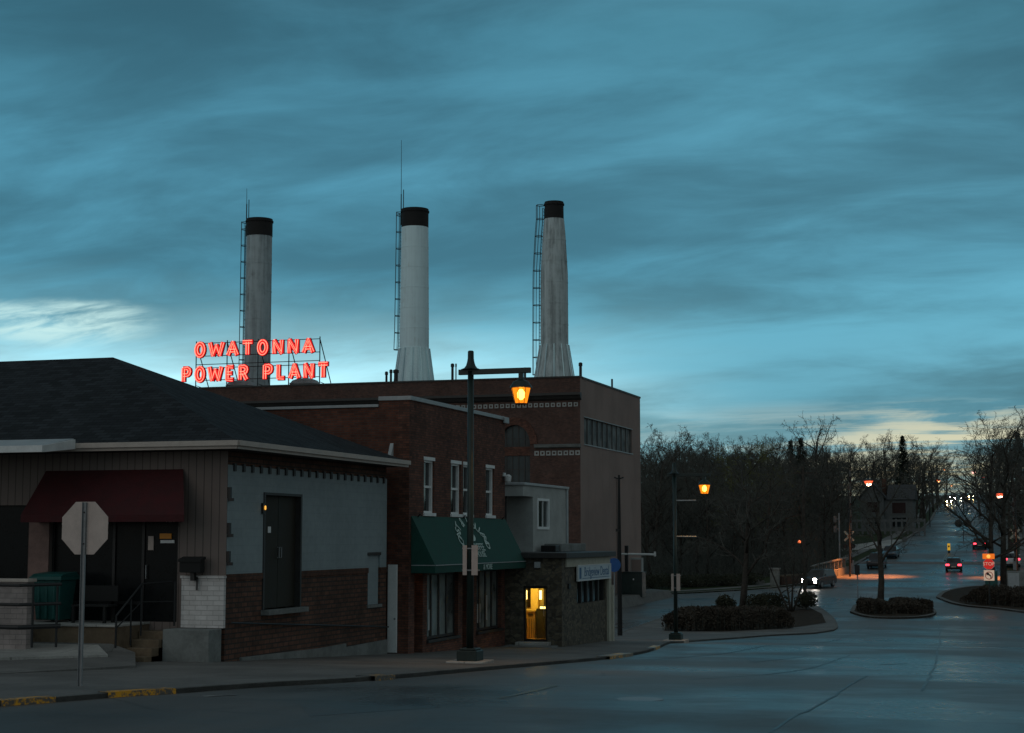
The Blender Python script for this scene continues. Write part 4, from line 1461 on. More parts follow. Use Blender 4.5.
# chimney stacks
def stack(px_mid, label, prof, cap0, flare, cage, rod, matn, Yq, ladder_bot, flare_mat):
    xm = on_y(px_mid, 380, Yq).x
    t = thing('chimney_stack', label, 'smokestack', (xm, Yq, 12.0), 'stacks on the power plant roof')
    MB().lathe(prof, xm, Yq, 32).build('shaft', matn, t, smooth=False)
    r0, z0, r1, z1 = cap0
    MB().lathe([(r0, z0), (r1, z1), (r1 + .07, z1), (r1 + .07, z1 + .14), (r1, z1 + .14), (r1, z1 + .3), (r1 - .12, z1 + .3), (r1 - .12, z1 + .1)], xm, Yq, 32).build('cap', 'stack_black', t)
    if flare:
        (fr0, fz0, fr1, fz1) = flare
        m = MB().lathe([(fr0, fz0), (fr1, fz1)], xm, Yq, 12)
        fl = m.build('base_flare', flare_mat, t)
        m = MB()
        for k in range(12):
            a_ = R(15 + 30 * k)
            m.tube([(xm + (fr0 + .02) * math.cos(a_), Yq + (fr0 + .02) * math.sin(a_), fz0), (xm + (fr1 + .02) * math.cos(a_), Yq + (fr1 + .02) * math.sin(a_), fz1)], .055, 5)
        m.build('seam', 'flare_metal', fl)
    for k in range(1, 6):
        sm = MB()
        zz = prof[0][1] + (cap0[1] - prof[0][1]) * k / 6
        rr = [ra + (rb - ra) * (zz - za2) / (zb2 - za2) for (ra, za2), (rb, zb2) in zip(prof, prof[1:]) if za2 <= zz <= zb2][0]
        sm.lathe([(rr - .02, zz - .05), (rr + .018, zz - .045), (rr + .018, zz + .045), (rr - .02, zz + .05)], xm, Yq, 32)
        sm.build('plate_seam', matn, t)
    # ladder with its cage on the left side

    def rad(z):
        for (ra, za2), (rb, zb2) in zip(prof, prof[1:]):
            if za2 <= z <= zb2 and zb2 > za2:
                return ra + (rb - ra) * (z - za2) / (zb2 - za2)
        return prof[0][0] if z < prof[0][1] else prof[-1][0]
    ztop = z1 + .1
    m = MB()
    zs2 = [ladder_bot + i * .6 for i in range(int((ztop - ladder_bot) / .6) + 1)]
    for sy in (-.25, .25):
        m.tube([(xm - rad(z) - .08, Yq + sy, z) for z in zs2], .035, 5)
    for z in zs2:
        for q in (0, .3):
            m.tube([(xm - rad(z + q) - .08, Yq - .25, z + q), (xm - rad(z + q) - .08, Yq + .25, z + q)], .02, 4)
    m.build('ladder', 'black_metal', t)
    m = MB()
    zc0 = ladder_bot
    zh = [zc0 + i * 1.5 for i in range(int((ztop - zc0) / 1.5) + 1)] + [ztop]
    cw = cage
    for z in zh:
        x_ = xm - rad(z) - .08
        m.tube([(x_, Yq - .3, z), (x_ - cw * .7, Yq - .35, z), (x_ - cw, Yq, z), (x_ - cw * .7, Yq + .35, z), (x_, Yq + .3, z)], .035, 4)
    for (dx, dy) in ((-cw * .7, -.35), (-cw, 0), (-cw * .7, .35)):
        m.tube([(xm - rad(z) - .08 + dx, Yq + dy, z) for z in zh], .03, 4)
    m.build('ladder_cage', 'black_metal', t)
    if rod:
        m = MB()
        zr0, zr1 = z0 + .3, rod
        m.tube([(xm - r1 - .12, Yq, zr0), (xm - r1 - .12, Yq, zr0 + 2.8)], .05, 6)
        m.tube([(xm - r1 - .12, Yq, zr0 + 2.8), (xm - r1 - .14, Yq, zr1)], [.028, .018], 5)
        m.tube([(xm - r1 + .10, Yq, zr0 + .8), (xm - r1 + .10, Yq, zr0 + 3.2)], .04, 5)
        m.build('aerial', 'black_metal', t)
    return t


YS = YP + 8
stack(257, 'plain grey steel stack with black top behind the red roof letters', [(1.19, 12.0), (1.17, 27.25)], (1.20, 27.25, 1.20, 28.55), None, .56, 31.8, 'stack_grey', YS, 14.5, None)
stack(414, 'smooth white steel stack with flared white base and tall thin aerial', [(1.34, 16.4), (1.30, 16.45), (1.19, 27.25)], (1.20, 27.2, 1.20, 28.55), (1.95, 12.0, 1.34, 16.45), .50, 35.2, 'stack_white', YS, 16.4, 'flare_metal')
stack(554.5, 'tapering stained grey stack with flared base at the right end of the roof', [(1.20, 16.2), (1.17, 22.5), (.97, 26.0), (.86, 27.2)], (.84, 27.15, .82, 28.4), (1.92, 12.0, 1.22, 16.3), .66, None, 'stack_streaked', YS, 13.8, 'stack_streaked')

# rooftop pipes and ventilators
PIPES = [(386.5, 372, .10, 'short dark vent pipe, first left of the white stack base'), (391, 370, .10, 'short dark vent pipe, close left of the white stack base'),
         (396, 370, .18, 'vent pipe with wide cap touching the white stack base'), (452.5, 364, .11, 'thin dark vent pipe on the roof left of the street lamp top'),
         (456, 364, .05, 'thin rod on the roof close beside the street lamp top'), (525, 368, .10, 'short vent pipe on the roof above the lit lantern'), (580.5, 363, .12, 'dark vent pipe at the right end of the brick roof')]
for (pxp, pyt, rr, lb) in PIPES:
    pb = on_y(pxp, pyt, YP + 3.5)
    t = thing('vent_pipe', lb, 'vent pipe', (pb.x, pb.y, 12.0), 'vent pipes on the plant roof')
    MB().tube([(pb.x, pb.y, 11.95), (pb.x, pb.y, pb.z)], rr, 10).build('pipe', 'black_metal', t)
    MB().lathe([(rr * 1.4, pb.z - .25), (rr * 1.4, pb.z - .02), (rr * .7, pb.z + .05)], pb.x, pb.y, 12).build('cap', 'black_metal', t)
pb = on_x(612, 379, XP - 2.5)
t = thing('vent_pipe', 'single vent pipe above the grey end wall of the plant', 'vent pipe', (pb.x, pb.y, 12.0), 'vent pipes on the plant roof')
MB().tube([(pb.x, pb.y, 11.95), (pb.x, pb.y, pb.z)], .09, 10).build('pipe', 'black_metal', t)
for (pxp, lb) in ((241, 'round pale roof ventilator under the red word POWER'), (305, 'round pale roof ventilator under the red word PLANT')):
    pb = on_y(pxp, 381, YP + 4)
    t = thing('roof_ventilator', lb, 'ventilator', (pb.x, pb.y, 12.0), 'ventilators under the roof sign')
    MB().lathe([(1.0, 12.0), (1.0, 13.2)], pb.x, pb.y, 24).build('curb', 'stack_black', t)
    MB().lathe([(1.25, 13.05), (1.35, 13.2), (1.1, 13.5), (.6, 13.68), (.1, 13.74)], pb.x, pb.y, 24).build('hood', 'coping_metal', t)

# roof sign: red channel letters with neon tubes on an angle-iron frame
YG = YP + 2.0
t = thing('roof_sign', 'glowing red neon letters on a steel frame on the power plant roof', 'roof sign', (-64.4, YG, 12.0))
GL = {'O': [[(.5 + .36 * math.cos(R(a_)) * 1.0, .5 + .46 * math.sin(R(a_))) for a_ in range(90, 451, 20)]],
      'W': [[(.0, .97), (.24, .04), (.5, .80), (.76, .04), (1.0, .97)]], 'A': [[(.06, .03), (.5, .97), (.94, .03)], [(.22, .34), (.78, .34)]],
      'T': [[(.5, .03), (.5, .95)], [(.06, .95), (.94, .95)]], 'N': [[(.14, .03), (.14, .97), (.86, .03), (.86, .97)]],
      'P': [[(.18, .03), (.18, .96), (.62, .96), (.83, .86), (.86, .72), (.80, .56), (.62, .47), (.18, .47)]],
      'E': [[(.86, .04), (.2, .04), (.2, .96), (.86, .96)], [(.2, .51), (.72, .51)]],
      'R': [[(.18, .03), (.18, .96), (.62, .96), (.83, .86), (.86, .72), (.80, .58), (.62, .50), (.18, .50)], [(.52, .50), (.88, .03)]],
      'L': [[(.2, .97), (.2, .04), (.86, .04)]]}


def letter(ch, x0, z0, wd, ht):
    body, tube, halo = MB(), MB(), MB()
    for st in GL[ch]:
        P_ = [Vector((x0 + a_ * wd, z0 + b_ * ht)) for a_, b_ in st]
        closed = (P_[0] - P_[-1]).length < .02
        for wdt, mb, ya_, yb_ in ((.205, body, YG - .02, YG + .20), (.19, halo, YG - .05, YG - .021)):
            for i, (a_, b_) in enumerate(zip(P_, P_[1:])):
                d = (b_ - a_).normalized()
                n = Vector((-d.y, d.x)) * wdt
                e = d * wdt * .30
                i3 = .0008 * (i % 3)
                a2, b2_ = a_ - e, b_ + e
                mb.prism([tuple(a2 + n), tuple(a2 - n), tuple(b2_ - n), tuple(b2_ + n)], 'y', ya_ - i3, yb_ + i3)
        for off_ in (-.115, .115):
            pts = []
            for i, p in enumerate(P_):
                d = (P_[min(i + 1, len(P_) - 1)] - P_[max(i - 1, 0)]).normalized()
                n = Vector((-d.y, d.x)) * off_
                pts.append((p.x + n.x, YG - .085, p.y + n.y))
            tube.tube(pts, .034, 6)
    o = body.build('letter', 'neon_face', t)
    halo.build('lit_face', 'neon_halo', o)
    tube.build('neon_tube', 'neon', o)


def row(word, px0, px1, pyt0, pyb0, pyt1, pyb1, gapfrac=.12):
    a0, a1 = on_y(px0, pyb0, YG), on_y(px1, pyb1, YG)
    zt = (on_y(px0, pyt0, YG).z + on_y(px1, pyt1, YG).z) / 2
    zb_ = (a0.z + a1.z) / 2
    wds = {'W': 1.15, 'O': .92, 'E': .78, 'L': .78, ' ': .62, 'P': .85}
    tot = sum(wds.get(c, .9) for c in word) + .32 * (len(word) - 1)
    k = (a1.x - a0.x) / tot
    x_ = a0.x
    for c in word:
        wd = wds.get(c, .9) * k
        if c != ' ':
            letter(c, x_ + wd * .04, zb_ + .16, wd * .92, zt - zb_ - .32)
        x_ += wd + .32 * k
    return a0.x, a1.x, zb_, zt


ra = row('OWATONNA', 194.5, 314, 341.5, 358.5, 337, 354)
rb = row('POWER PLANT', 181.5, 328.5, 366.5, 384, 361, 378.5)
m = MB()
fx = [on_y(q, 385, YG).x for q in (194, 225, 256, 287, 318)]
for xk in fx:
    m.tube([(xk, YG + .30, 11.95), (xk, YG + .30, ra[3] + .05)], .05, 5)
    m.tube([(xk + .15, YG + 3.2, 11.95), (xk, YG + .34, ra[3] - .2)], .045, 5)
    m.tube([(xk, YG + .30, 13.2), (xk + .1, YG + 2.4, 13.0)], .03, 5)
for zk in (rb[2] + .25, rb[3] - .2, rb[3] + .12, ra[2] + .2, ra[3] - .15):
    m.tube([(fx[0], YG + .26, zk), (fx[-1], YG + .26, zk)], .035, 5)
m.build('sign_frame', 'black_metal', t)
# ================================================================== street furniture
OCT = [(math.cos(R(22.5 + 45 * k)), math.sin(R(22.5 + 45 * k))) for k in range(8)]


def octagon(r):
    return [(r * a, r * b) for a, b in OCT]


# stop sign seen from behind, near kerb
p = gnd(80.5, 686, .075)
t = thing('stop_sign', 'octagonal stop sign on thin steel post seen from its blank grey back', 'road sign', p)
ztop = on_y(85, 501, p.y).z
zc_ = ztop - .43
m = MB()
m.box(p.x - .035, p.x + .035, p.y - .012, p.y, p.z - .3, ztop - .02)
m.box(p.x - .035, p.x - .028, p.y - .04, p.y - .012, p.z - .3, ztop - .02)
m.box(p.x + .028, p.x + .035, p.y - .04, p.y - .012, p.z - .3, ztop - .02)
m.build('post', 'galvanised', t)
pl = MB().prism([(p.x + a, zc_ + b) for a, b in octagon(.452)], 'y', p.y + .004, p.y + .010).build('plate', 'sign_back', t)
MB().prism([(p.x + a, zc_ + b) for a, b in octagon(.435)], 'y', p.y + .0125, p.y + .0145).build('face', 'stop_red', pl)
text_into(MB(), 'STOP', .36, facing('+y', (p.x, p.y + .016, zc_)), .001).build('lettering', 'white_paint', pl)
for dz_ in (-.25, .25):
    MB().lathe([(.012, -.02), (.012, .02)], n=6, mat=Matrix.Translation((p.x, p.y - .014, zc_ + dz_)) @ Matrix.Rotation(R(90), 4, 'X')).build('bolt', 'black_metal', t)


def lantern_lamp(p, label, arm_h, arm_px, banner=False):
    """green post lamp: square foot, tall pole, straight cross arm with a concave peak, tapered hanging lantern"""
    t = thing('street_lamp', label, 'street lamp', p, 'lantern street lamps at the kerb')
    x, y, z = p
    MB().box(x - .45, x + .45, y - .45, y + .45, z - .25, z + .06).build('footing', 'pale_concrete', t, bevel=.02)
    m = MB().box(x - .25, x + .25, y - .25, y + .25, z + .06, z + .30)
    m.box(x - .20, x + .20, y - .20, y + .20, z + .30, z + .35)
    m.build('pedestal', 'green_metal', t, bevel=.015)
    H_ = arm_h
    MB().tube([(x, y, z + .34), (x, y, z + 3.2), (x, y, z + H_)], [.085, .078, .072], 12).build('pole', 'green_metal', t, smooth=True)
    m = MB()
    m.box(x - .30, x + 1.50, y - .05, y + .05, z + H_ - .09, z + H_ + .04)
    m.build('cross_arm', 'green_metal', t, bevel=.01)
    MB().lathe([(.24, z + H_ + .04), (.16, z + H_ + .07), (.115, z + H_ + .13), (.09, z + H_ + .21), (.075, z + H_ + .30), (.072, z + H_ + .47), (.05, z + H_ + .49)], x, y, 16).build('finial', 'green_metal', t, smooth=False)
    lx = x + 1.26
    MB().box(lx - .05, lx + .05, y - .05, y + .05, z + H_ - .24, z + H_ - .091).build('hanger', 'green_metal', t)
    zt = z + H_ - .42
    MB().lathe([(.265, zt - .02), (.25, zt + .03), (.18, zt + .13), (.08, zt + .18), (.05, zt + .24)], lx, y, 18).build('hood', 'green_metal', t)
    g = MB().lathe([(.15, zt - .38), (.235, zt - .03)], lx, y, 8).build('lamp_glass', 'lantern_glass', t)
    MB().lathe([(.03, zt - .30), (.085, zt - .24), (.095, zt - .14), (.04, zt - .05)], lx, y, 10).build('bulb', 'lantern_core', g)
    m = MB()
    for k in range(8):
        a_ = R(45 * k)
        m.tube([(lx + .152 * math.cos(a_), y + .152 * math.sin(a_), zt - .39), (lx + .24 * math.cos(a_), y + .24 * math.sin(a_), zt - .02)], .008, 4)
    m.lathe([(.15, zt - .41), (.157, zt - .385)], lx, y, 8)
    m.build('lantern_cage', 'green_metal', t)
    for dx, wd in ((-.17, .10), (.05, .15)):
        MB().box(x + dx + .02, x + dx + .02 + wd, y - .115, y - .10, z + 2.05, z + 2.75).build('sign_panel', 'sign_back', t)
    m = MB()
    for zz in (2.15, 2.66):
        m.box(x - .17, x + .22, y - .100, y + .05, z + zz, z + zz + .03)
    m.build('panel_clamp', 'galvanised', t)
    if banner:
        for zz in (on_y(676, 500.5, y).z, on_y(676, 536.5, y).z):
            MB().tube([(x, y, zz), (x + .90, y, zz)], .026, 6).build('banner_arm', 'coping_metal', t)
    l = bpy.data.lights.new('lantern_light', 'SPOT')
    l.spot_size = R(104)
    l.spot_blend = .9
    l.energy = 170
    l.color = (1.0, .45, .08)
    l.shadow_soft_size = .2
    o = bpy.data.objects.new('lantern_light', l)
    C.objects.link(o)
    o.parent = t
    o.location = Vector((lx, y, zt - .50)) - Vector(p)
    return t


p = gnd(470, 663, .075)
lantern_lamp(p, 'tall green street lamp with glowing lantern in front of the brick shop', on_y(472, 371, p.y).z - p.z, 56)
p = gnd(676, 641, .075)
lantern_lamp(p, 'lantern street lamp with two banner arms beside the hedge island', on_y(676, 474.5, p.y).z - p.z, 29, True)

# thin pole beside the stone shop
p = gnd(620, 637)
zt = on_y(620, 475, p.y).z
t = thing('thin_pole', 'thin dark pole with small crosspiece on top beside the stone shop', 'pole', p)
MB().tube([(p.x, p.y, p.z - .2), (p.x, p.y, (p.z + zt) / 2), (p.x, p.y, zt)], [.13, .10, .05], 10).build('pole', 'rubber', t)
MB().tube([(p.x - .25, p.y, zt - .12), (p.x, p.y, zt - .2), (p.x + .25, p.y, zt - .12)], .035, 6).build('crosspiece', 'black_metal', t)
MB().box(p.x - .16, p.x + .02, p.y - .12, p.y - .06, zt - 2.9, zt - 2.75).build('bracket', 'black_metal', t)
# blue disc sign
p = at_depth(614, 537, 82)
p.z = zg(p.y)
zs_ = on_y(614, 565, p.y).z
t = thing('parking_sign', 'small round blue sign plate just behind the corner of the stone shop', 'sign', p)
MB().tube([(p.x, p.y + .02, p.z - .2), (p.x, p.y + .02, zs_ + .2)], .03, 8).build('post', 'galvanised', t)
MB().lathe([(.34, -.01), (.34, .01)], n=24, mat=Matrix.Translation((p.x, p.y - .03, zs_)) @ Matrix.Rotation(R(90), 4, 'X')).build('plate', 'parking_blue', t)

# transformer box, cabinet, barrier on the bank at the plant's end wall
TZ = -4.78
m = MB()
tp = [(XP + .004, 123, TZ), (XP + 2.6, 126, TZ), (XP + 2.6, 147, TZ), (XP + .004, 151, TZ)]
bt = [(XP + .004, 122, -6.2), (XP + 3.3, 125, -6.2), (XP + 3.3, 148, -6.2), (XP + .004, 155, -6.2)]
m.add(tp + bt, [(0, 1, 2, 3), (0, 4, 5, 1), (1, 5, 6, 2), (2, 6, 7, 3)])
structure(m.build('bank', 'kerb_concrete'))
p = at_depth(631, 595, 139)
p.z = TZ
t = thing('transformer_box', 'big dark green metal box on the lawn by the grey end wall', 'transformer box', p)
m = MB().box(p.x - .95, p.x + .95, p.y, p.y + 1.4, p.z - .2, p.z + 1.80)
m.box(p.x - 1.0, p.x + 1.0, p.y - .05, p.y + 1.45, p.z + 1.801, p.z + 1.88)
m.build('housing', 'green_metal', t, bevel=.03)
for dx in (-.5, .5):
    d_ = MB().box(p.x + dx - .46, p.x + dx + .46, p.y - .03, p.y - .001, p.z + .1, p.z + 1.7).build('door', 'green_metal', t, bevel=.01)
MB().box(p.x + .18, p.x + .28, p.y - .05, p.y - .031, p.z + 1.2, p.z + 1.34).build('warning_plate', 'white_metal', t)
p = at_depth(636, 537, 142.5)
p.z = TZ
t = thing('meter_cabinet', 'pale upright cabinet behind the dark transformer box', 'cabinet', p)
MB().box(p.x - .5, p.x + .5, p.y, p.y + .6, p.z - .2, p.z + 3.0).build('housing', 'stucco', t, bevel=.03)
MB().box(p.x - .42, p.x + .42, p.y - .03, p.y - .001, p.z + .3, p.z + 2.85).build('door', 'panel_wall', t)
p = at_depth(626.5, 537, 140.8)
p.z = TZ
q = at_depth(655.5, 554.5, 140.8)
t = thing('barrier_gate', 'barrier with long white horizontal bar beside the grey end wall', 'barrier', p)
MB().box(p.x - .14, p.x + .14, p.y - .14, p.y + .14, p.z - .2, q.z + .75).build('post', 'black_metal', t)
MB().tube([(p.x - .4, p.y - .2, q.z + .05), (q.x, q.y - .2, q.z)], .09, 8).build('bar', 'white_metal', t)
MB().box(q.x - .08, q.x + .08, q.y - .25, q.y - .15, q.z - .15, q.z + .25).build('bar_end', 'white_metal', t)

# stone gate pillar, low wall, balustrade by the crossing
p = gnd(775, 585.5, .12)
t = thing('stone_pillar', 'square pale stone gate pillar at the edge of the grove', 'pillar', p)
MB().box(p.x - .42, p.x + .42, p.y - .42, p.y + .42, p.z - .3, p.z + 1.55).build('shaft', 'stone_pale', t, bevel=.03)
MB().box(p.x - .52, p.x + .52, p.y - .52, p.y + .52, p.z + 1.551, p.z + 1.75).build('cap', 'stone_pale', t, bevel=.03)
a, b = gnd(780, 585, .12), gnd(808, 582, .12)
t = thing('low_wall', 'low brown garden wall running right from the stone pillar', 'wall', a)
dv = Vector((b.x - a.x, b.y - a.y, 0))
ln = dv.length
ang = math.atan2(dv.y, dv.x)
MX = Matrix.Translation((a.x, a.y, 0)) @ Matrix.Rotation(ang, 4, 'Z')
m = MB()
m.prism([(0, a.z - .3), (ln, b.z - .3), (ln, b.z + .75), (0, a.z + .85)], 'y', -.2, .2, MX)
m.build('wall', 'base_brick', t)
MB().prism([(-.05, a.z + .851), (ln + .05, b.z + .751), (ln + .05, b.z + .87), (-.05, a.z + .97)], 'y', -.26, .26, MX).build('coping', 'tan_concrete', t)
a, b = gnd(812, 582, .12), gnd(847, 572, .12)
t = thing('balustrade', 'pale balustrade with square posts on a low wall at the rail crossing', 'balustrade', a)
dv = Vector((b.x - a.x, b.y - a.y, 0))
ln = dv.length
MX = Matrix.Translation((a.x, a.y, 0)) @ Matrix.Rotation(math.atan2(dv.y, dv.x), 4, 'Z')


def zl(s_):
    return a.z + (b.z - a.z) * s_ / ln


MB().prism([(0, a.z - .4), (ln, b.z - .4), (ln, b.z + .62), (0, a.z + .62)], 'y', -.2, .2, MX).build('base_wall', 'balustrade', t)
MB().prism([(0, a.z + 1.55), (ln, b.z + 1.55), (ln, b.z + 1.68), (0, a.z + 1.68)], 'y', -.18, .18, MX).build('top_rail', 'balustrade', t)
nb = 9
for k in range(nb):
    s_ = ln * (k + .3) / nb
    MB().box(s_ - .12, s_ + .12, -.14, .14, zl(s_) + .60, zl(s_) + 1.56, MX).build('baluster', 'balustrade', t)

# utility pole with a small lamp
p = gnd(804, 604, .1)
p = at_depth(804, 537, 148)
p.z = zg(p.y) + .12
zt = on_y(805, 466, p.y).z
t = thing('utility_pole', 'tall dark wooden pole with one small amber lamp behind the hedge island', 'utility pole', p)
MB().tube([(p.x, p.y, p.z - .3), (p.x + .03, p.y, zt)], [.17, .11], 10).build('pole', 'bark', t)
MB().box(p.x - .9, p.x + .9, p.y - .08, p.y + .04, zt - .7, zt - .56).build('crossarm', 'bark', t)
q = on_y(799.3, 542, p.y - .2)
MB().tube([(p.x, p.y, q.z + .2), (q.x, q.y, q.z + .16)], .03, 6).build('lamp_arm', 'black_metal', t)
MB().lathe([(.05, q.z - .12), (.15, q.z - .05), (.13, q.z + .10), (.05, q.z + .16)], q.x, q.y, 12).build('lamp_head', 'sodium_far', t)


def cobra(px, py, dd, label, side=-1, arm=1.9, mat='sodium', power=0, r=.22):
    """roadside light: steel pole, curved arm, flat head with a bright lens at the given pixel and distance"""
    q = at_depth(px, py, dd)
    bx, by = q.x + side * arm, q.y
    bz = zg(by) + .12
    t = thing('street_light', label, 'street light', (bx, by, bz), 'road lights along the hill')
    MB().tube([(bx, by, bz - .3), (bx, by, q.z - .4)], [.11, .07], 10).build('pole', 'black_metal', t)
    MB().tube([(bx, by, q.z - .4), (bx - side * arm * .25, by, q.z + .05), (bx - side * arm * .6, by, q.z + .22), (q.x, q.y, q.z + .25)], .045, 8).build('arm', 'black_metal', t)
    MB().lathe([(.10, q.z + .30), (r + .06, q.z + .22), (r + .08, q.z + .10), (r, q.z + .06)], q.x, q.y, 16).build('lamp_head', 'black_metal', t)
    ln_ = MB().lathe([(.05, q.z - r * .75), (r * .75, q.z - r * .45), (r, q.z + .055)], q.x, q.y, 16).build('lens', mat, t)
    if mat != 'pink_lamp':
        MB().lathe([(.03, q.z - r * 1.0), (r * .55, q.z - r * .78), (r * .66, q.z - r * .30)], q.x, q.y, 12).build('bulb', mat + '_core', ln_)
    if power:
        l = bpy.data.lights.new('road_light', 'SPOT')
        l.energy = power
        l.color = (1.0, .29, .07)
        l.spot_size = R(62)
        l.spot_blend = 1.0
        l.shadow_soft_size = .15
        o = bpy.data.objects.new('road_light', l)
        C.objects.link(o)
        o.parent = t
        o.location = Vector((q.x, q.y, q.z - r * 1.15)) - Vector((bx, by, bz))
    return t


cobra(868.5, 481.5, 181, 'brightest orange street light over the bare vase shaped tree', -1, 2.2, 'sodium', 46000, .50)
cobra(999.5, 494, 176, 'orange street light shining between the two trunks on the right', 1, 1.6, 'sodium', 22000, .46)
cobra(938.5, 480.5, 330, 'orange street light halfway up the hill left of the road', -1, 1.8, 'sodium_far', 0, .34)
cobra(944.5, 469.5, 400, 'small orange street light highest above the hilltop road', -1, 1.8, 'sodium_far', 0, .26)
cobra(951.5, 485.5, 430, 'faint small street light just above the hilltop headlights', -1, 1.8, 'sodium_far', 0, .22)
cobra(974, 472, 425, 'large pinkish white light above the hilltop road', 1, 2.2, 'pink_lamp', 0, .62)


def signal(px, py, dd, label, matn, side):
    q = at_depth(px, py, dd)
    bx, by = q.x + side * 3.2, q.y
    bz = zg(by) + .1
    t = thing('traffic_signal', label, 'traffic light', (bx, by, bz), 'traffic lights at the hilltop')
    MB().tube([(bx, by, bz - .2), (bx, by, q.z + .6)], .10, 8).build('pole', 'black_metal', t)
    MB().tube([(bx, by, q.z + .45), (q.x, q.y + .2, q.z + .5)], .06, 8).build('mast_arm', 'black_metal', t)
    lit = {'signal_green': -.36, 'signal_red': .36}[matn]
    MB().box(q.x - .2, q.x + .2, q.y + .05, q.y + .35, q.z - lit - .56, q.z - lit + .56).build('signal_head', 'black_metal', t, bevel=.02)
    for dz_ in (-.36, 0, .36):
        zz = q.z - lit + dz_
        MB().lathe([(.14, -.02), (.10, .03)], n=14, mat=Matrix.Translation((q.x, q.y + .04, zz)) @ Matrix.Rotation(R(90), 4, 'X')).build('lens', matn if abs(dz_ - lit) < .01 else 'dark_glass', t)
    return t


signal(976.3, 485, 420, 'traffic light showing green at the hilltop right of the headlights', 'signal_green', 1)
signal(983, 477.5, 428, 'traffic light showing red at the hilltop beside the pinkish light', 'signal_red', 1)


def crossing(px, py, label, top_y, side, gx):
    """rail crossing mast: crossbuck, flashers and a raised striped gate arm"""
    p = gnd(px, py, .1)
    t = thing('crossing_signal', label, 'rail signal', p, 'rail crossing signals')
    x, y, z = p
    MB().tube([(x, y, z - .3), (x, y, z + 4.6)], .075, 10).build('mast', 'black_metal', t)
    for s_, k_ in ((1, 0), (-1, 1)):
        MB().box(-.75, .75, -.012, .012, -.11, .11, Matrix.Translation((x, y - .10 - .03 * k_, z + 4.05)) @ Matrix.Rotation(s_ * R(45), 4, 'Y')).build('crossbuck', 'cream_frieze', t)
    for s_ in (-1, 1):
        MB().lathe([(.26, -.02), (.26, .02)], n=18, mat=Matrix.Translation((x + s_ * .42, y - .10, z + 2.9)) @ Matrix.Rotation(R(90), 4, 'X')).build('flasher', 'black_metal', t)
    MB().box(x - .42, x + .42, y - .06, y - .01, z + 2.86, z + 2.94).build('flasher_arm', 'black_metal', t)
    MB().box(x + gx - .2, x + gx + .2, y - .25, y + .25, z - .2, z + 1.3).build('gate_motor', 'galvanised', t, bevel=.03)
    zt = on_y(px, top_y, y).z
    n_ = 14
    g = MB()
    h = MB()
    for k in range(n_):
        (g if k % 2 else h).box(x + gx - .07, x + gx + .07, y - .35, y - .31, z + 1.0 + (zt - z - 1) * k / n_, z + 1.0 + (zt - z - 1) * (k + 1) / n_)
    ga = g.build('gate_arm', 'fence_white', t)
    h.build('red_stripe', 'house_red', ga)
    return t


crossing(850, 572, 'rail crossing mast with raised striped gate by the balustrade', 470, -1, .25)
crossing(1016, 570, 'rail crossing mast with pale crossbuck at the right edge', 498, 1, -.1)
p = gnd(840, 571, .12)
t = thing('signal_post', 'plain grey post carrying two small signal heads left of the gate', 'signal post', p)
MB().tube([(p.x, p.y, p.z - .2), (p.x, p.y, on_y(840, 513, p.y).z)], .09, 10).build('post', 'galvanised', t)
for yy_ in (519, 529):
    zz = on_y(836, yy_, p.y).z
    MB().box(p.x - .62, p.x - .28, p.y - .2, p.y + .1, zz - .4, zz + .35).build('signal_head', 'mullion_metal', t, bevel=.03)
    MB().box(p.x - .29, p.x, p.y - .04, p.y + .02, zz - .04, zz + .04).build('bracket', 'galvanised', t)
# flashers on the median, seen from behind
q = at_depth(963, 523.3, 240)
t = thing('median_flasher', 'pair of black round flasher backs on a thin median post', 'rail signal', (q.x, q.y, zg(q.y)))
MB().tube([(q.x, q.y, zg(q.y) - .2), (q.x, q.y, q.z + .5)], .05, 8).build('post', 'black_metal', t)
for s_ in (-1, 1):
    MB().lathe([(.55, -.02), (.56, .02), (.3, .12)], n=22, mat=Matrix.Translation((q.x + s_ * .62, q.y - .06, q.z)) @ Matrix.Rotation(R(90), 4, 'X')).build('flasher', 'black_metal', t)
MB().box(q.x - .6, q.x + .6, q.y - .03, q.y + .03, q.z - .05, q.z + .05).build('crossbar', 'black_metal', t)
p = gnd(949, 553)
t = thing('median_marker', 'small yellow reflective marker standing on the road centre line', 'marker post', p)
MB().box(p.x - .12, p.x + .12, p.y - .08, p.y + .08, p.z - .1, p.z + .35).build('foot', 'rubber', t)
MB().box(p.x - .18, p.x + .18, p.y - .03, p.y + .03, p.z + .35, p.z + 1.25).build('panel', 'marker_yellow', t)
MB().box(p.x - .10, p.x + .10, p.y - .045, p.y - .031, p.z + .75, p.z + .98).build('arrow', 'rubber', t)
p = gnd(905, 547, .13)
t = thing('round_sign', 'small round white sign on a thin post beside the driveway', 'sign', p)
MB().tube([(p.x, p.y, p.z - .2), (p.x, p.y, on_y(905, 538, p.y).z)], .04, 8).build('post', 'galvanised', t)
MB().lathe([(.40, -.015), (.40, .015)], n=20, mat=Matrix.Translation((p.x, p.y - .06, on_y(905, 539.5, p.y).z)) @ Matrix.Rotation(R(90), 4, 'X')).build('plate', 'fence_white', t)
p = gnd(858, 600)
q = gnd(829, 600, .1)
p = gnd(836.5, 598)
t = thing('slim_post', 'slim dark post at the tip of the central island', 'post', p)
p = gnd(858, 601.5, .12)
t.location = p
MB().tube([(p.x, p.y, p.z - .2), (p.x, p.y, on_y(858, 565, p.y).z)], .05, 8).build('post', 'galvanised', t)
MB().box(p.x - .2, p.x + .2, p.y - .09, p.y - .07, on_y(858, 575, p.y).z, on_y(858, 565, p.y).z).build('plate', 'black_metal', t)
p = gnd(930, 526, .13)
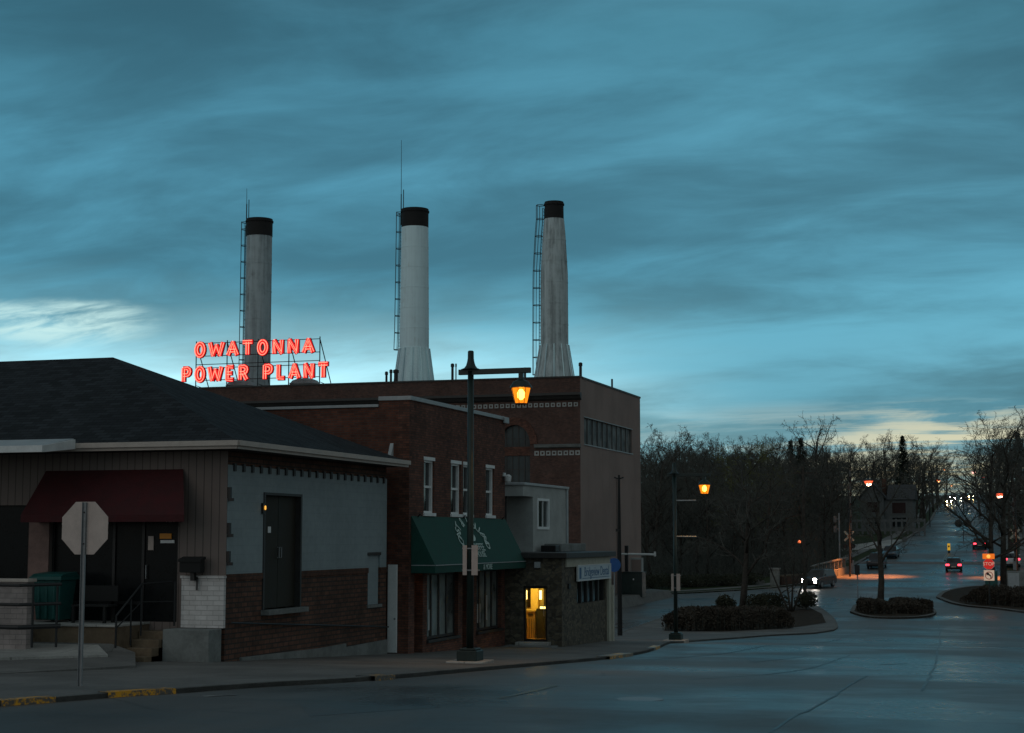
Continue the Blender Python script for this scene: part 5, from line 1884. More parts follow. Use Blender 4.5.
t = thing('slim_post', 'slim dark post at the kerb halfway up the hill', 'post', p)
MB().tube([(p.x, p.y, p.z - .2), (p.x, p.y, on_y(930, 503, p.y).z)], .08, 8).build('post', 'black_metal', t)
MB().lathe([(.16, on_y(930, 505, p.y).z), (.1, on_y(930, 503, p.y).z + .1)], p.x, p.y, 10).build('cap', 'black_metal', t)

# stop sign with turn plate, facing us; its faces glow without a lamp
p = gnd(990, 605.5, .12)
t = thing('stop_sign', 'red stop sign with orange beacon and no left turn plate', 'road sign', p)
x, y, z = p
zs_ = on_y(990, 564, y).z
zn_ = on_y(990, 575.5, y).z
zo_ = on_y(990, 557, y).z
MB().tube([(x, y, z - .3), (x, y, zo_ + .1)], .045, 8).build('post', 'black_metal', t)
pl = MB().prism([(x + a_, zs_ + b_) for a_, b_ in octagon(.47)], 'y', y - .07, y - .055).build('plate', 'white_paint', t)
MB().prism([(x + a_, zs_ + b_) for a_, b_ in octagon(.44)], 'y', y - .075, y - .0715).build('face', 'face_glow_red', pl)
text_into(MB(), 'STOP', .37, facing('-y', (x, y - .078, zs_)), .001).build('lettering', 'face_glow_white', pl)
pl = MB().box(x - .40, x + .40, y - .07, y - .055, zn_ - .40, zn_ + .42).build('turn_plate', 'face_glow_white', t, bevel=.005)
m = MB()
m.prism([(x + .10, zn_ - .26), (x + .18, zn_ - .26), (x + .18, zn_ - .02), (x - .02, zn_ + .16), (x + .04, zn_ + .22), (x - .22, zn_ + .22), (x - .18, zn_ - .02), (x - .10, zn_ + .06), (x + .10, zn_ - .08)], 'y', y - .075, y - .0705)
m.build('arrow', 'black_metal', pl)
m = MB()
for i in range(24):
    a0_, a1_ = R(15 * i), R(15 * i + 15)
    m.prism([(x + .26 * math.cos(a0_), zn_ + .26 * math.sin(a0_)), (x + .31 * math.cos(a0_), zn_ + .31 * math.sin(a0_)), (x + .31 * math.cos(a1_), zn_ + .31 * math.sin(a1_)), (x + .26 * math.cos(a1_), zn_ + .26 * math.sin(a1_))], 'y', y - .08, y - .0755)
m.build('ring', 'stop_red', pl)
MB().box(x - .46, x + .46, y - .09, y - .05, zo_ - .16, zo_ + .26).build('beacon_plate', 'plate_glow_orange', t, bevel=.02)
MB().lathe([(.16, -.02), (.10, .04)], n=14, mat=Matrix.Translation((x, y - .10, zo_ + .05)) @ Matrix.Rotation(R(90), 4, 'X')).build('beacon', 'amber_bulb', t)
p = at_depth(985, 537, 146)
p.z = zg(p.y) + .1
t = thing('utility_cabinet', 'dark teal utility cabinet behind the red stop sign', 'cabinet', p)
MB().box(p.x - .1, p.x + .95, p.y, p.y + .7, p.z - .2, on_y(985, 571, p.y).z).build('housing', 'bin_plastic', t, bevel=.03)
MB().box(p.x + .0, p.x + .85, p.y - .03, p.y - .001, p.z + .15, on_y(985, 573, p.y).z).build('door', 'bin_plastic', t, bevel=.01)
p = at_depth(1012, 537, 150)
p.z = zg(p.y) + .1
t = thing('utility_cabinet', 'wide grey blue utility cabinet right of the two trunks', 'cabinet', p)
MB().box(p.x - .55, p.x + 1.6, p.y, p.y + .8, p.z - .2, on_y(1012, 571, p.y).z).build('housing', 'grey_concrete', t, bevel=.03)
MB().box(p.x - .45, p.x + .5, p.y - .03, p.y - .001, p.z + .15, on_y(1012, 573, p.y).z).build('door', 'coping_metal', t, bevel=.01)


# ================================================================== vehicles (built with the nose along +Y)
def vehicle(name, label, cat, paint, kind='sedan', lights='off', loc=(0, 0, 0), az=0.0, group=None, head='headlight_on'):
    t = thing(name, label, cat, (0, 0, 0), group)
    if kind == 'sedan':
        L, W, zb = 2.35, .90, .24
        prof = [(-L, .36), (-L - .03, .62), (-L + .06, .92), (-1.45, 1.0), (1.0, .96), (2.05, .82), (L, .68), (L + .02, .36), (L - .25, zb), (-L + .25, zb)]
        cab = [(-1.62, .98), (-.95, 1.42), (.15, 1.45), (1.05, .95)]
        zr, wr = 1.45, .32
    else:
        L, W, zb = 2.35, .94, .30
        prof = [(-L, .42), (-L - .03, .8), (-L + .02, 1.10), (-1.45, 1.13), (1.0, 1.12), (2.1, 1.02), (L, .86), (L + .03, .45), (L - .25, zb), (-L + .25, zb)]
        cab = [(-2.25, 1.11), (-2.0, 1.68), (.20, 1.74), (1.05, 1.10)]
        zr, wr = 1.74, .37
    MB().prism(prof, 'x', -W, W).build('body', paint, t, bevel=.07)
    (a0, z0), (a1, z1), (a2, z2), (a3, z3) = cab
    wi, wo = W - .20, W - .06
    vs = [(-wo, a0, z0), (wo, a0, z0), (wo, a3, z3), (-wo, a3, z3), (-wi, a1, z1), (wi, a1, z1), (wi, a2, z2), (-wi, a2, z2)]
    MB().add(vs, [(3, 2, 1, 0), (4, 5, 6, 7), (0, 1, 5, 4), (1, 2, 6, 5), (2, 3, 7, 6), (3, 0, 4, 7)]).build('windows', 'dark_glass', t, bevel=.03)
    MB().add([(-wi - .02, a1 - .04, z1 - .05), (wi + .02, a1 - .04, z1 - .05), (wi + .02, a2 + .05, z2 - .05), (-wi - .02, a2 + .05, z2 - .05), (-wi + .08, a1 + .06, z1 + .04), (wi - .08, a1 + .06, z1 + .04), (wi - .08, a2 - .06, z2 + .04), (-wi + .08, a2 - .06, z2 + .04)],
             [(3, 2, 1, 0), (4, 5, 6, 7), (0, 1, 5, 4), (1, 2, 6, 5), (2, 3, 7, 6), (3, 0, 4, 7)]).build('roof', paint, t, bevel=.03)
    for sx in (-1, 1):
        for yy_ in (-1.42, 1.42):
            mt = Matrix.Translation((sx * (W - .10), yy_, wr)) @ Matrix.Rotation(R(90), 4, 'Y')
            wl = MB().lathe([(wr - .06, -.11), (wr, -.09), (wr, .09), (wr - .06, .11)], n=24, mat=mt).build('wheel', 'rubber', t)
            MB().lathe([(wr - .12, -.118), (wr - .12, .118)], n=16, mat=mt).build('rim', 'chrome_rim', wl)
        zh = .70 if kind == 'sedan' else .92
        MB().box(sx * (W - .34) - .17, sx * (W - .34) + .17, L - .03, L + .045, zh - .09, zh + .07).build('headlight', head if lights == 'front' else 'chrome_rim', t, bevel=.03)
        if lights == 'front':
            MB().box(sx * (W - .30) - .12, sx * (W - .30) + .12, L - .03, L + .055, zh - .36, zh - .25).build('fog_light', head, t, bevel=.02)
        MB().box(sx * (W - .24) - .20, sx * (W - .24) + .20, -L - .045, -L + .06, zh - .03, zh + .17).build('tail_light', 'tail_on' if lights == 'rear' else 'stop_red', t, bevel=.02)
        MB().box(sx * (W + .08) - .10, sx * (W + .08) + .10, .72, .86, zh + .28, zh + .44).build('mirror', paint, t, bevel=.03)
    MB().box(-.26, .26, -L - .05, -L - .03, .50, .62).build('number_plate', 'cream_metal', t)
    MB().box(-.50, .50, L + .02, L + .05, .45, .62).build('grille', 'black_metal', t)
    MB().box(-W + .08, W - .08, -L - .06, -L + .05, .34, .46).build('bumper', 'black_metal', t, bevel=.03)
    t.location = loc
    slope = (zg(loc[1] + 2) - zg(loc[1] - 2)) / 4
    t.rotation_euler = (math.atan(slope) * math.cos(R(az)), 0, -R(az))
    return t


def on_road(px, py, dz=.01):
    p = gnd(px, py)
    return Vector((p.x, p.y, zg(p.y) + dz))


vehicle('parked_suv', 'dark SUV with bright white headlights turning off the street', 'car', 'car_dark', 'suv', 'front', on_road(819, 587.4), 196)
vehicle('sedan', 'dark saloon with lit red tail lights at the rail crossing', 'car', 'car_dark', 'sedan', 'rear', on_road(954, 570.5), -2)
vehicle('sedan', 'farther dark car with lit red tail lights climbing the right lane', 'car', 'car_black', 'sedan', 'rear', on_road(979.5, 548.3), -3)
vehicle('parked_car', 'unlit dark car parked nearest behind the island tree', 'car', 'car_dark', 'suv', 'off', on_road(877, 568.2), 181, 'cars parked at the left kerb')
vehicle('parked_car', 'unlit dark car parked farther up, right of the island tree', 'car', 'car_blue', 'sedan', 'off', on_road(891, 557.6), 181, 'cars parked at the left kerb')
vehicle('pickup', 'white van parked behind the right trunks with one red light showing', 'van', 'car_white', 'suv', 'rear', on_road(1011, 567.5) + Vector((0, 0, .12)), -4)
vehicle('sedan', 'nearest hilltop car with warm headlights in the left lane', 'car', 'car_dark', 'sedan', 'front', on_road(949.8, 503.3), 181, 'cars with headlights on the hilltop', 'headlight_far_warm')
vehicle('sedan', 'hilltop car with white headlights close behind the warm lit one', 'car', 'car_dark', 'sedan', 'front', on_road(953.2, 499.8), 181, 'cars with headlights on the hilltop', 'headlight_far')
vehicle('sedan', 'hilltop car with white headlights right of the road centre', 'car', 'car_dark', 'suv', 'front', on_road(964.4, 500.2), 182, 'cars with headlights on the hilltop', 'headlight_far')
vehicle('sedan', 'farthest hilltop car with warm headlights at the right kerb', 'car', 'car_dark', 'sedan', 'front', on_road(972, 498.6), 184, 'cars with headlights on the hilltop', 'headlight_far_warm')

# ================================================================== white house on the hill
p = at_depth(887, 537, 275)
hx, hy = p.x, p.y
hz = zg(hy) + .12
t = thing('white_house', 'white two storey house with twin gables behind the white fence', 'house', (hx, hy, hz))
MB().box(hx - 4.2, hx - .4, hy, hy + 8, hz - 1, hz + 5.4).build('wall', 'house_white', t)
MB().box(hx - .399, hx + 4.2, hy + .6, hy + 8, hz - 1, hz + 5.0).build('wall', 'house_white', t)
MB().prism([(hx - 4.2, hz + 5.401), (hx - .4, hz + 5.401), (hx - 2.3, hz + 7.4)], 'y', hy, hy + 8).build('gable', 'house_white', t)
MB().prism([(hx - 4.6, hz + 5.15), (hx - 2.3, hz + 7.65), (hx + .0, hz + 5.15), (hx + .0, hz + 5.40), (hx - 2.3, hz + 7.92), (hx - 4.6, hz + 5.40)], 'y', hy - .4, hy + 8.2).build('roof', 'house_roof', t)
MB().prism([(hy + .2, hz + 5.001), (hy + 8.4, hz + 5.001), (hy + 4.4, hz + 7.6)], 'x', hx + .02, hx + 4.6).build('roof', 'house_roof', t)
for (x0_, x1_, z0_, z1_, yy_, mm_) in ((hx + .9, hx + 3.1, hz + 2.7, hz + 4.5, hy + .58, 'house_red'), (hx - 3.2, hx - 1.4, hz + 2.9, hz + 4.6, hy - .02, 'house_red'), (hx - 3.2, hx - 1.4, hz + .6, hz + 2.0, hy - .02, 'dark_glass'), (hx + .9, hx + 3.1, hz + .5, hz + 2.0, hy + .58, 'dark_glass')):
    f_ = MB().wall('y', yy_ - .06, yy_, x0_ - .12, x1_ + .12, z0_ - .12, z1_ + .12, [(x0_, x1_, z0_, z1_)]).build('window', 'fence_white', t)
    MB().box(x0_, x1_, yy_ - .03, yy_ - .01, z0_, z1_).build('pane', mm_, f_)
MB().box(hx - 1.0, hx - .3, hy + 4, hy + 4.8, hz + 5.5, hz + 8.6).build('chimney', 'base_brick', t)
a, b = at_depth(846, 537, 262), at_depth(925, 537, 258)
t = thing('white_fence', 'long low white fence with dark openings below the white house', 'fence', (a.x, a.y, zg(a.y)))
n_ = 14
m = MB()
dv = Vector((b.x - a.x, b.y - a.y, 0))
ln = dv.length
MX = Matrix.Translation((a.x, a.y, 0)) @ Matrix.Rotation(math.atan2(dv.y, dv.x), 4, 'Z')
z0_ = on_y(890, 531, (a.y + b.y) / 2).z
z1_ = on_y(890, 519.5, (a.y + b.y) / 2).z
MB().box(0, ln, -.06, .06, z1_ - .35, z1_, MX).build('top_rail', 'fence_white', t)
MB().box(0, ln, -.06, .06, z0_ - .05, z0_ + .40, MX).build('bottom_rail', 'fence_white', t)
for k in range(n_ + 1):
    s_ = ln * k / n_
    MB().box(s_ - .14, s_ + .14, -.09, .09, min(z0_ - 1.2, zg(a.y) - .2), z1_ + .12, MX).build('post', 'fence_white', t)


# ================================================================== plants
def grow_tree(name, label, cat, seed, height, trunk_r, spread=.9, first=.28, n1=9, n2=7, n3=6, n4=4, stems=1, mats=('bark', 'twigs'), lean=0.0, vase=0.0, group=None, rmin=.013):
    """a leafless tree: trunk and limbs in one mesh, all finer branches in the crown mesh"""
    g = random.Random(seed)
    T, K = MB(), MB()

    def branch(p, d, ln, r, lev):
        k = 4 if lev < 2 else (3 if lev == 2 else 2)
        pts, rs = [p.copy()], [r]
        cur = p.copy()
        dd = d.copy()
        jit = (.05, .20, .28, .34, .40)[lev]
        upb = (.0, .10, .10, .08, .04)[lev]
        for i in range(k):
            dd = (dd + Vector((g.gauss(0, jit), g.gauss(0, jit), g.gauss(0, jit) + upb))).normalized()
            cur = cur + dd * (ln / k)
            pts.append(cur.copy())
            rs.append(max(.006, r * (1 - (i + 1) / k * (.72 if lev < 3 else .5))))
        (T if lev < 2 else K).tube(pts, rs, (9, 6, 4, 3, 3)[lev], cap=lev < 2)
        if lev == 4 or lev == 3 and n4 == 0:
            return
        cnt = (n1, n2, n3, n4)[lev]
        lo = first if lev == 0 else .22
        for j in range(cnt):
            f = lo + (1 - lo) * (j + g.random()) / cnt
            f = min(f, .995)
            seg = min(int(f * k), k - 1)
            q = pts[seg].lerp(pts[seg + 1], f * k - seg)
            ax = (pts[seg + 1] - pts[seg]).normalized()
            if lev == 0:
                az_ = j * 2.4 + g.random() * .9
                el = g.uniform(.35, .85) + vase * .5
                side = Vector((math.cos(az_) * math.cos(el), math.sin(az_) * math.cos(el), math.sin(el)))
                l2 = height * g.uniform(.34, .52) * spread * (1.15 - .55 * f)
            else:
                side = ax.orthogonal().normalized()
                side.rotate(Matrix.Rotation(g.random() * 6.283, 3, ax))
                side = (ax * g.uniform(.5, 1.0) + side * g.uniform(.7, 1.0)).normalized()
                l2 = ln * g.uniform(.34, .58) * (1.1 - .4 * f)
            rr = rs[seg] * g.uniform(.42, .6)
            branch(q, side, l2, max(rr, rmin), lev + 1)

    for s_ in range(stems):
        if stems > 1:
            a_ = s_ * 6.283 / stems + g.random() * .5
            d0 = Vector((math.cos(a_) * .42, math.sin(a_) * .42, 1)).normalized()
            p0 = Vector((math.cos(a_) * trunk_r * .9, math.sin(a_) * trunk_r * .9, -.2))
        else:
            d0 = Vector((lean, 0, 1)).normalized()
            p0 = Vector((0, 0, -.3))
        branch(p0, d0, height * .72, trunk_r, 0)
    t = thing(name, label, cat, (0, 0, 0), group)
    T.build('trunk', mats[0], t, smooth=True)
    K.build('crown', mats[1], t)
    return t


def conifer(name, label, seed, height, rad, group=None):
    g = random.Random(seed)
    t = thing(name, label, 'tree', (0, 0, 0), group)
    MB().tube([(0, 0, -.3), (0, 0, height * .5), (0, 0, height * .97)], [height * .018, height * .011, .02], 8).build('trunk', 'bark', t)
    K = MB()
    n_ = int(height * 30)
    for i in range(n_):
        f = (i + g.random()) / n_
        z = height * (.08 + .92 * f)
        rr = rad * (1 - f) ** .85 * g.uniform(.65, 1.12) + .12
        a_ = g.random() * 6.283
        d = Vector((math.cos(a_), math.sin(a_), -.18))
        for k in range(7):
            q = Vector((0, 0, z)) + d * rr * (.25 + .75 * (k + g.random()) / 7) + Vector((g.gauss(0, .12), g.gauss(0, .12), g.gauss(0, .12)))
            s_ = Vector((-d.y, d.x, 0)) * g.uniform(.10, .26) + Vector((0, 0, g.uniform(-.1, .06)))
            e = d * g.uniform(.15, .35) + Vector((0, 0, g.uniform(-.16, .05)))
            K.add([q - s_, q + s_, q + e], [(0, 1, 2)])
    K.build('crown', 'needles', t)
    return t


def tip_height(px, dd, top):
    p = at_depth(px, 537, dd)
    z = zg(p.y) + .12
    return Vector((p.x, p.y, z)), at_depth(px, top, dd).z - z


def trunk_top(root):
    """height of the highest twig of a tree as built"""
    zz = 0
    for c in root.children:
        for v_ in c.data.vertices:
            zz = max(zz, v_.co.z)
    return zz


# trees one can tell apart
T_VASE = grow_tree('bare_tree', 'bare vase shaped tree rising from the hedge of the central island', 'tree', 14, 10.5, .26, 1.0, .40, 8, 7, 6, 4, vase=.35)
p = gnd(880, 604, .12)
T_VASE.location = p
hh = at_depth(880, 468, depth(p)).z - p.z
T_VASE.scale = (hh / trunk_top(T_VASE),) * 3
T_SMALL = grow_tree('small_tree', 'small many stemmed bare tree at the right end of the hedge', 'tree', 5, 7.0, .085, .8, .30, 5, 5, 5, 3, stems=4)
p = gnd(791, 611, .12)
T_SMALL.location = p
T_SMALL.scale = ((at_depth(791, 528, depth(p)).z - p.z) / trunk_top(T_SMALL),) * 3
T_WIDE = grow_tree('bare_tree', 'wide dark bare tree standing in the clipped hedge right of the lamp', 'tree', 23, 13, .30, 1.05, .30, 10, 8, 6, 4)
p = gnd(742, 611, .12)
T_WIDE.location = p
T_WIDE.scale = ((at_depth(742, 452, depth(p)).z - p.z) / trunk_top(T_WIDE),) * 3
T_TALL = grow_tree('bare_tree', 'tall bare tree with long low limb, left trunk behind the red stop sign', 'tree', 31, 16, .26, .85, .20, 11, 8, 7, 4, lean=-.06)
p = gnd(993.5, 589, .12)
T_TALL.location = p
T_TALL.scale = ((at_depth(993, 417, depth(p)).z - p.z) / trunk_top(T_TALL),) * 3
# its long low limb reaching over the road
q0 = at_depth(990.5, 546, depth(p))
lm = MB()
lp = [at_depth(990.5, 548, depth(p)), at_depth(983, 537, depth(p)), at_depth(972, 527, depth(p)), at_depth(958, 516, depth(p)), at_depth(947, 507, depth(p)), at_depth(938, 498, depth(p))]
lm.tube(lp, [.17, .14, .11, .085, .06, .03], 8)
g5 = random.Random(3)
lk = MB()
for i in range(46):
    f = g5.random() * 4.9
    i0 = int(f)
    q = lp[i0].lerp(lp[i0 + 1], f - i0)
    d = Vector((g5.gauss(-.25, .5), g5.gauss(0, .6), g5.uniform(.2, 1))).normalized()
    e = q + d * g5.uniform(1.0, 2.6)
    lk.tube([q, q.lerp(e, .5) + Vector((g5.gauss(0, .15), g5.gauss(0, .15), .1)), e], [.03, .02, .008], 4, cap=False)
    for j in range(5):
        q2 = q.lerp(e, .3 + .7 * g5.random())
        e2 = q2 + (d + Vector((g5.gauss(0, .6), g5.gauss(0, .6), g5.gauss(.1, .5)))).normalized() * g5.uniform(.4, 1.2)
        lk.tube([q2, e2], [.012, .006], 3, cap=False)
sc_ = T_TALL.scale[0]
for b_ in (lm, lk):
    b_.v = [(v_ - T_TALL.location) / sc_ + T_TALL.location for v_ in b_.v]
lo2 = lm.build('limb', 'bark', T_TALL, smooth=True)
lk.build('twigs', 'twigs', lo2)
o = grow_tree('bare_tree', 'tall bare tree, right trunk of the pair behind the red stop sign', 'tree', 47, 16, .27, .9, .22, 11, 8, 7, 4, lean=.05)
p = gnd(1003.5, 588, .12)
o.location = p
o.scale = ((at_depth(1003, 408, depth(p)).z - p.z) / trunk_top(o),) * 3
T_TALL2 = o

T_DENSE = grow_tree('bare_tree', 'dense bare tree left of the second street lamp beside the plant wall', 'tree', 88, 15, .28, .95, .14, 14, 10, 7, 4, rmin=.018)
DH = trunk_top(T_DENSE)
P_, h_ = tip_height(664, 205, 430)
T_DENSE.location = P_
T_DENSE.scale = (h_ / DH,) * 3
VAR = [(T_WIDE, trunk_top(T_WIDE)), (T_TALL2, trunk_top(T_TALL2)), (T_VASE, trunk_top(T_VASE))]
T_WILLOW = grow_tree('willow', 'round yellow green budding willow in the grove above the wide bare tree', 'tree', 77, 15, .3, 1.0, .15, 12, 9, 7, 4, mats=('bark', 'twigs_willow'))
hw = trunk_top(T_WILLOW)
P_, h_ = tip_height(738, 215, 441)
T_WILLOW.location = P_
T_WILLOW.scale = (h_ / hw * 1.15, h_ / hw * 1.15, h_ / hw)
P_, h_ = tip_height(760, 235, 439)
copy_tree(T_WILLOW, P_, 2.0, 'smaller yellow green budding willow right of the round one', None, (h_ / hw,) * 3)

GROVE = [(652, 195, 423, 'bare tree touching the right end of the grey plant wall'), (671, 215, 427, 'bare tree above the lit lantern of the second street lamp'),
         (697, 190, 440, 'bare tree just right of the second street lamp lantern'), (712, 235, 433, 'bare tree left of the yellow green willow'),
         (776, 214, 431, 'bare tree right of the two willows'), (818, 250, 411, 'bare tree whose thin tip stands highest above the grove'),
         (833, 232, 437, 'bare tree behind the crossing gate'), (852, 262, 436, 'bare tree left of the brightest orange street light'),
         (872, 310, 434, 'bare tree behind the left gable of the white house'), (889, 300, 429, 'bare tree behind the white house chimney'),
         (921, 320, 437, 'bare tree right of the pointed evergreen'), (934, 355, 440, 'bare tree at the left kerb below the hilltop'), (946, 400, 453, 'last bare tree left of the hilltop headlights'),
         (967, 425, 458, 'small bare tree at the hilltop under the pinkish light'), (981, 330, 442, 'bare tree right of the hilltop traffic lights'),
         (1017, 230, 418, 'bare tree at the right edge behind the crossing mast'), (1030, 190, 409, 'big bare tree cut by the right edge of the picture')]
for i, (px, dd, top, lb) in enumerate(GROVE):
    src, hs = VAR[i % 2 if i != 5 else 2]
    P_, h_ = tip_height(px, dd, top)
    k = h_ / hs
    wdn = rnd.uniform(.72, .98)
    copy_tree(src, P_, rnd.uniform(0, 6.28), lb, 'bare trees on the hillside', (k * wdn, k * wdn, k))
FILL = []
gf = random.Random(41)
for dd, top, stp in ((185, 474, 26), (205, 462, 22), (232, 448, 20), (262, 440, 19), (300, 437, 19), (345, 440, 17), (400, 446, 20)):
    px = 640 + gf.uniform(0, stp)
    while px < (905 if dd > 330 else 856 if dd > 250 else 838 if dd > 200 else 790):
        FILL.append((px, dd * gf.uniform(.96, 1.04), top + gf.uniform(-9, 14)))
        px += stp * gf.uniform(.8, 1.2)
for px, dd, top in ((874, 292, 452), (915, 285, 452), (925, 300, 450), (938, 380, 452), (900, 330, 446), (913, 360, 444), (928, 390, 447), (940, 420, 455)):
    FILL.append((px, dd, top))
for i, (px, dd, top) in enumerate(FILL):
    src, hs = (T_DENSE, DH) if i % 2 else VAR[(i // 2) % 2]
    P_, h_ = tip_height(px, dd, top)
    k = h_ / hs
    kw = k * gf.uniform(.8, 1.1)
    copy_tree(src, P_, gf.uniform(0, 6.28), 'bare tree deep inside the dark grove left of the street', 'bare trees deep in the grove', (kw, kw, k))
for i, (px, dd, top) in enumerate([(992, 300, 440), (1004, 340, 438), (1020, 280, 430), (1036, 310, 425), (1010, 215, 455), (988, 350, 452), (1014, 320, 440), (1028, 250, 440), (1000, 270, 455)]):
    src, hs = (T_DENSE, DH) if i % 2 else VAR[(i + 1) % 2]
    P_, h_ = tip_height(px, dd, top)
    k = h_ / hs
    copy_tree(src, P_, gf.uniform(0, 6.28), 'bare tree among the dark trees right of the street', 'bare trees right of the street', (k, k, k))
EVG = [(905, 290, 436, 2.6, 'pointed dark evergreen tree behind the white house'), (802, 262, 438, 2.9, 'rounded dark evergreen in the middle of the grove'), (792, 275, 441, 2.2, 'slimmer dark evergreen left of the rounded one'), (1021, 260, 432, 3.0, 'dark evergreen behind the right edge trees')]
for i, (px, dd, top, rr, lb) in enumerate(EVG):
    P_, h_ = tip_height(px, dd, top)
    o = conifer('evergreen', lb, 60 + i, h_, rr, 'evergreens among the bare trees')
    o.location = P_


def leafy(mb, g, n, cx, cy, cz, rx, ry, rz, size, fn=None):
    """leaf faces filling a lumpy ellipsoid"""
    for i in range(n):
        while True:
            d = Vector((g.uniform(-1, 1), g.uniform(-1, 1), g.uniform(-1, 1)))
            if .2 < d.length <= 1:
                break
        d = d.normalized() * (d.length ** .45)
        q = Vector((cx + d.x * rx, cy + d.y * ry, cz + d.z * rz))
        a_ = Vector((g.gauss(0, 1), g.gauss(0, 1), g.gauss(0, 1))).normalized()
        b_ = a_.orthogonal()
        s_ = size * g.uniform(.5, 1.2)
        mb.add([q - a_ * s_, q + b_ * s_ * .6, q + a_ * s_, q - b_ * s_ * .6], [(0, 1, 2, 3)])


def hedge(name, label, pts, w_, h_, n, seed, mat='hedge_leaves', size=.07, rag=.12):
    """clipped hedge following a ground line: an uneven box of leaves round twiggy stems"""
    g = random.Random(seed)
    a0 = Vector(pts[0])
    t = thing(name, label, 'hedge', (a0.x, a0.y, zg(a0.y) + .12))
    K, S = MB(), MB()
    segs = [(Vector((p[0], p[1])), Vector((q[0], q[1]))) for p, q in zip(pts, pts[1:])]
    tot = sum((b - a).length for a, b in segs)
    bumps = [g.uniform(-1, 1) for _ in range(400)]

    def bump(x):
        i = int(x * 1.3)
        f = x * 1.3 - i
        return bumps[i % 400] * (1 - f) + bumps[(i + 1) % 400] * f
    for i in range(n):
        s_ = g.random() * tot
        d0 = s_
        for a, b in segs:
            l_ = (b - a).length
            if d0 <= l_:
                break
            d0 -= l_
        d = (b - a).normalized()
        c = a + d * d0
        u = g.uniform(-1, 1)
        if g.random() < .6:
            u = math.copysign(abs(u) ** .35, u)
        hh_ = h_ * (1 + rag * bump(s_) + rag * .5 * bump(s_ * 3.1 + 50))
        z = hh_ * (g.random() ** .55) * (1 - .12 * abs(u) ** 3)
        ww = w_ / 2 * (1 + rag * bump(s_ * 1.7 + 90))
        endf = min(1, min(s_, tot - s_) / (.5 * h_) + .25)
        q = Vector((c.x - d.y * u * ww, c.y + d.x * u * ww, 0))
        q.z = zg(q.y) + .14 + z * (.6 + .4 * endf)
        a_ = Vector((g.gauss(0, 1), g.gauss(0, 1), g.gauss(0, 1.3))).normalized()
        b_ = a_.orthogonal()
        sz = size * g.uniform(.5, 1.3)
        K.add([q - a_ * sz, q + b_ * sz * .6, q + a_ * sz, q - b_ * sz * .6], [(0, 1, 2, 3)])
        if i % 24 == 0:
            e = Vector((q.x, q.y, zg(q.y) + .1))
            e2 = q + Vector((g.gauss(0, .12), g.gauss(0, .12), g.uniform(.05, .30)))
            S.tube([e, q, e2], [.014, .01, .004], 3, cap=False)
    K.build('foliage', mat, t)
    S.build('stems', 'twigs', t)
    return t


a, b = gnd(690, 631, .10), gnd(790, 628, .10)
dirh = Vector((b.x - a.x, b.y - a.y)).normalized()
nh = Vector((-dirh.y, dirh.x))
hp = [(a.x + nh.x * 1.0, a.y + nh.y * 1.0), (b.x + nh.x * 1.0, b.y + nh.y * 1.0)]
hedge('clipped_hedge', 'long clipped brown hedge along the pavement right of the second lamp', hp, 2.3, 1.08, 26000, 5, rag=.2)
a, b = gnd(856, 614.5, .12), gnd(920, 614, .12)
hedge('island_hedge', 'low rounded reddish hedge filling the central traffic island', [(a.x, a.y + 3.0), ((a.x + b.x) / 2, a.y + 3.5), (b.x - .3, b.y + 3.2)], 5.0, .85, 24000, 6, rag=.4)
a, b = gnd(986, 605, .12), gnd(1040, 611, .12)
hedge('island_hedge', 'dark hedge on the right island in front of the two trunks', [(a.x, a.y + 3.2), (b.x + 1, b.y + 6)], 4.2, 1.15, 24000, 8, rag=.4)


def shrub(px, py, r, h, seed, label, mat='shrub_leaves'):
    g = random.Random(seed)
    p = gnd(px, py, .12)
    t = thing('shrub', label, 'shrub', p, 'round shrubs and bushes')
    K = MB()
    for k in range(5):
        leafy(K, g, 420, p.x + g.uniform(-.45, .45) * r, p.y + g.uniform(-.45, .45) * r, p.z + h * g.uniform(.4, .62), r * g.uniform(.5, .75), r * g.uniform(.5, .75), h * g.uniform(.32, .5), .07)
    K.build('foliage', mat, t)
    S = MB()
    for k in range(9):
        a_ = g.random() * 6.283
        S.tube([p, p + Vector((math.cos(a_) * r * .4, math.sin(a_) * r * .4, h * .6)), p + Vector((math.cos(a_) * r * .7, math.sin(a_) * r * .7, h * 1.1))], [.03, .018, .006], 4, cap=False)
    S.build('stems', 'twigs', t)


shrub(727, 613, .9, 1.3, 1, 'round shrub standing up behind the middle of the clipped hedge')
shrub(755, 612, .9, 1.25, 2, 'round shrub behind the clipped hedge right of the wide tree trunk')
shrub(773, 610, 1.3, 1.35, 3, 'widest round shrub near the right end of the clipped hedge')
shrub(806, 609, 1.1, 1.25, 4, 'round shrub right of the small many stemmed tree')
for i, (px, lb) in enumerate(((652, 'low ragged bush on the lawn right of the transformer box'), (668, 'low ragged bush left of the second lamp pole'), (688, 'low ragged bush just right of the second lamp pole'), (708, 'low ragged bush behind the left pale boulders'), (728, 'low ragged bush behind the wide bare tree'), (750, 'low ragged bush left of the stone pillar'))):
    shrub(px, 589 - i * .8, 1.5, 1.3, 20 + i, lb)


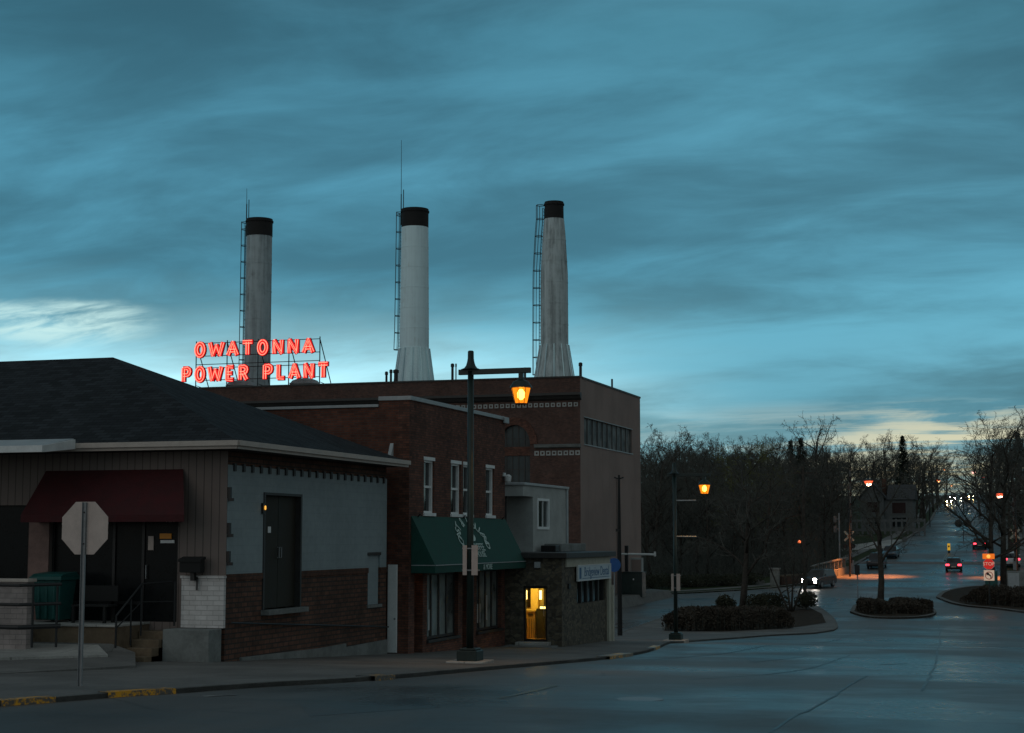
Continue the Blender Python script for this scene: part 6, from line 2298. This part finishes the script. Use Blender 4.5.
# boulders along the lawn edge
def boulder(px, py, r, seed, label):
    g = random.Random(seed)
    p = gnd(px, py, .12)
    bm = bmesh.new()
    bmesh.ops.create_icosphere(bm, subdivisions=2, radius=1)
    for v_ in bm.verts:
        v_.co *= g.uniform(.78, 1.12)
        v_.co.x *= r * 1.5
        v_.co.y *= r
        v_.co.z = v_.co.z * r * .7 + r * .25
    me = bpy.data.meshes.new('boulder')
    bm.to_mesh(me)
    bm.free()
    me.materials.append(M('stone_pale'))
    o = bpy.data.objects.new('boulder', me)
    C.objects.link(o)
    o.location = p
    tag(o, label, 'boulder', 'pale boulders at the lawn edge')


for i, (px, lb) in enumerate(((646, 'pale boulder nearest the transformer box'), (684, 'pale boulder close right of the second lamp pole'), (693, 'second pale boulder right of the second lamp pole'), (700, 'flat pale boulder between the lamp and the wide tree'), (714, 'pale boulder midway between lamp and wide tree trunk'), (722, 'pale boulder just left of the wide tree trunk'), (733, 'pale boulder behind the wide tree trunk'), (757, 'pale boulder left of the stone pillar'))):
    boulder(px, 588 - (px - 646) * .035, .45 + .2 * ((i * 37) % 5) / 5, 90 + i, lb)

# undergrowth of the grove: nobody could count it
g = random.Random(99)
U = MB()
for i in range(9000):
    px, dd = g.uniform(636, 852), g.uniform(178, 330)
    q = at_depth(px, 537, dd)
    if q.x > -24 and q.y > 178:
        q.x -= 4
    z = zg(q.y) + .1
    h_ = abs(g.gauss(0, 1.6)) + .5
    e = Vector((q.x + g.gauss(0, .7), q.y + g.gauss(0, .7), z + h_))
    U.tube([(q.x, q.y, z), Vector((q.x, q.y, z)).lerp(e, .55) + Vector((g.gauss(0, .2), g.gauss(0, .2), 0)), e], [.035, .025, .01], 3, cap=False)
    for j in range(3):
        q2 = Vector((q.x, q.y, z)).lerp(e, g.uniform(.4, 1))
        e2 = q2 + Vector((g.gauss(0, .6), g.gauss(0, .6), g.uniform(.1, .9)))
        U.tube([q2, e2], [.016, .006], 3, cap=False)
u_ = U.build('undergrowth', 'twigs')
u_['kind'] = 'stuff'
u_['label'] = 'tangled bare brushwood covering the floor of the grove'
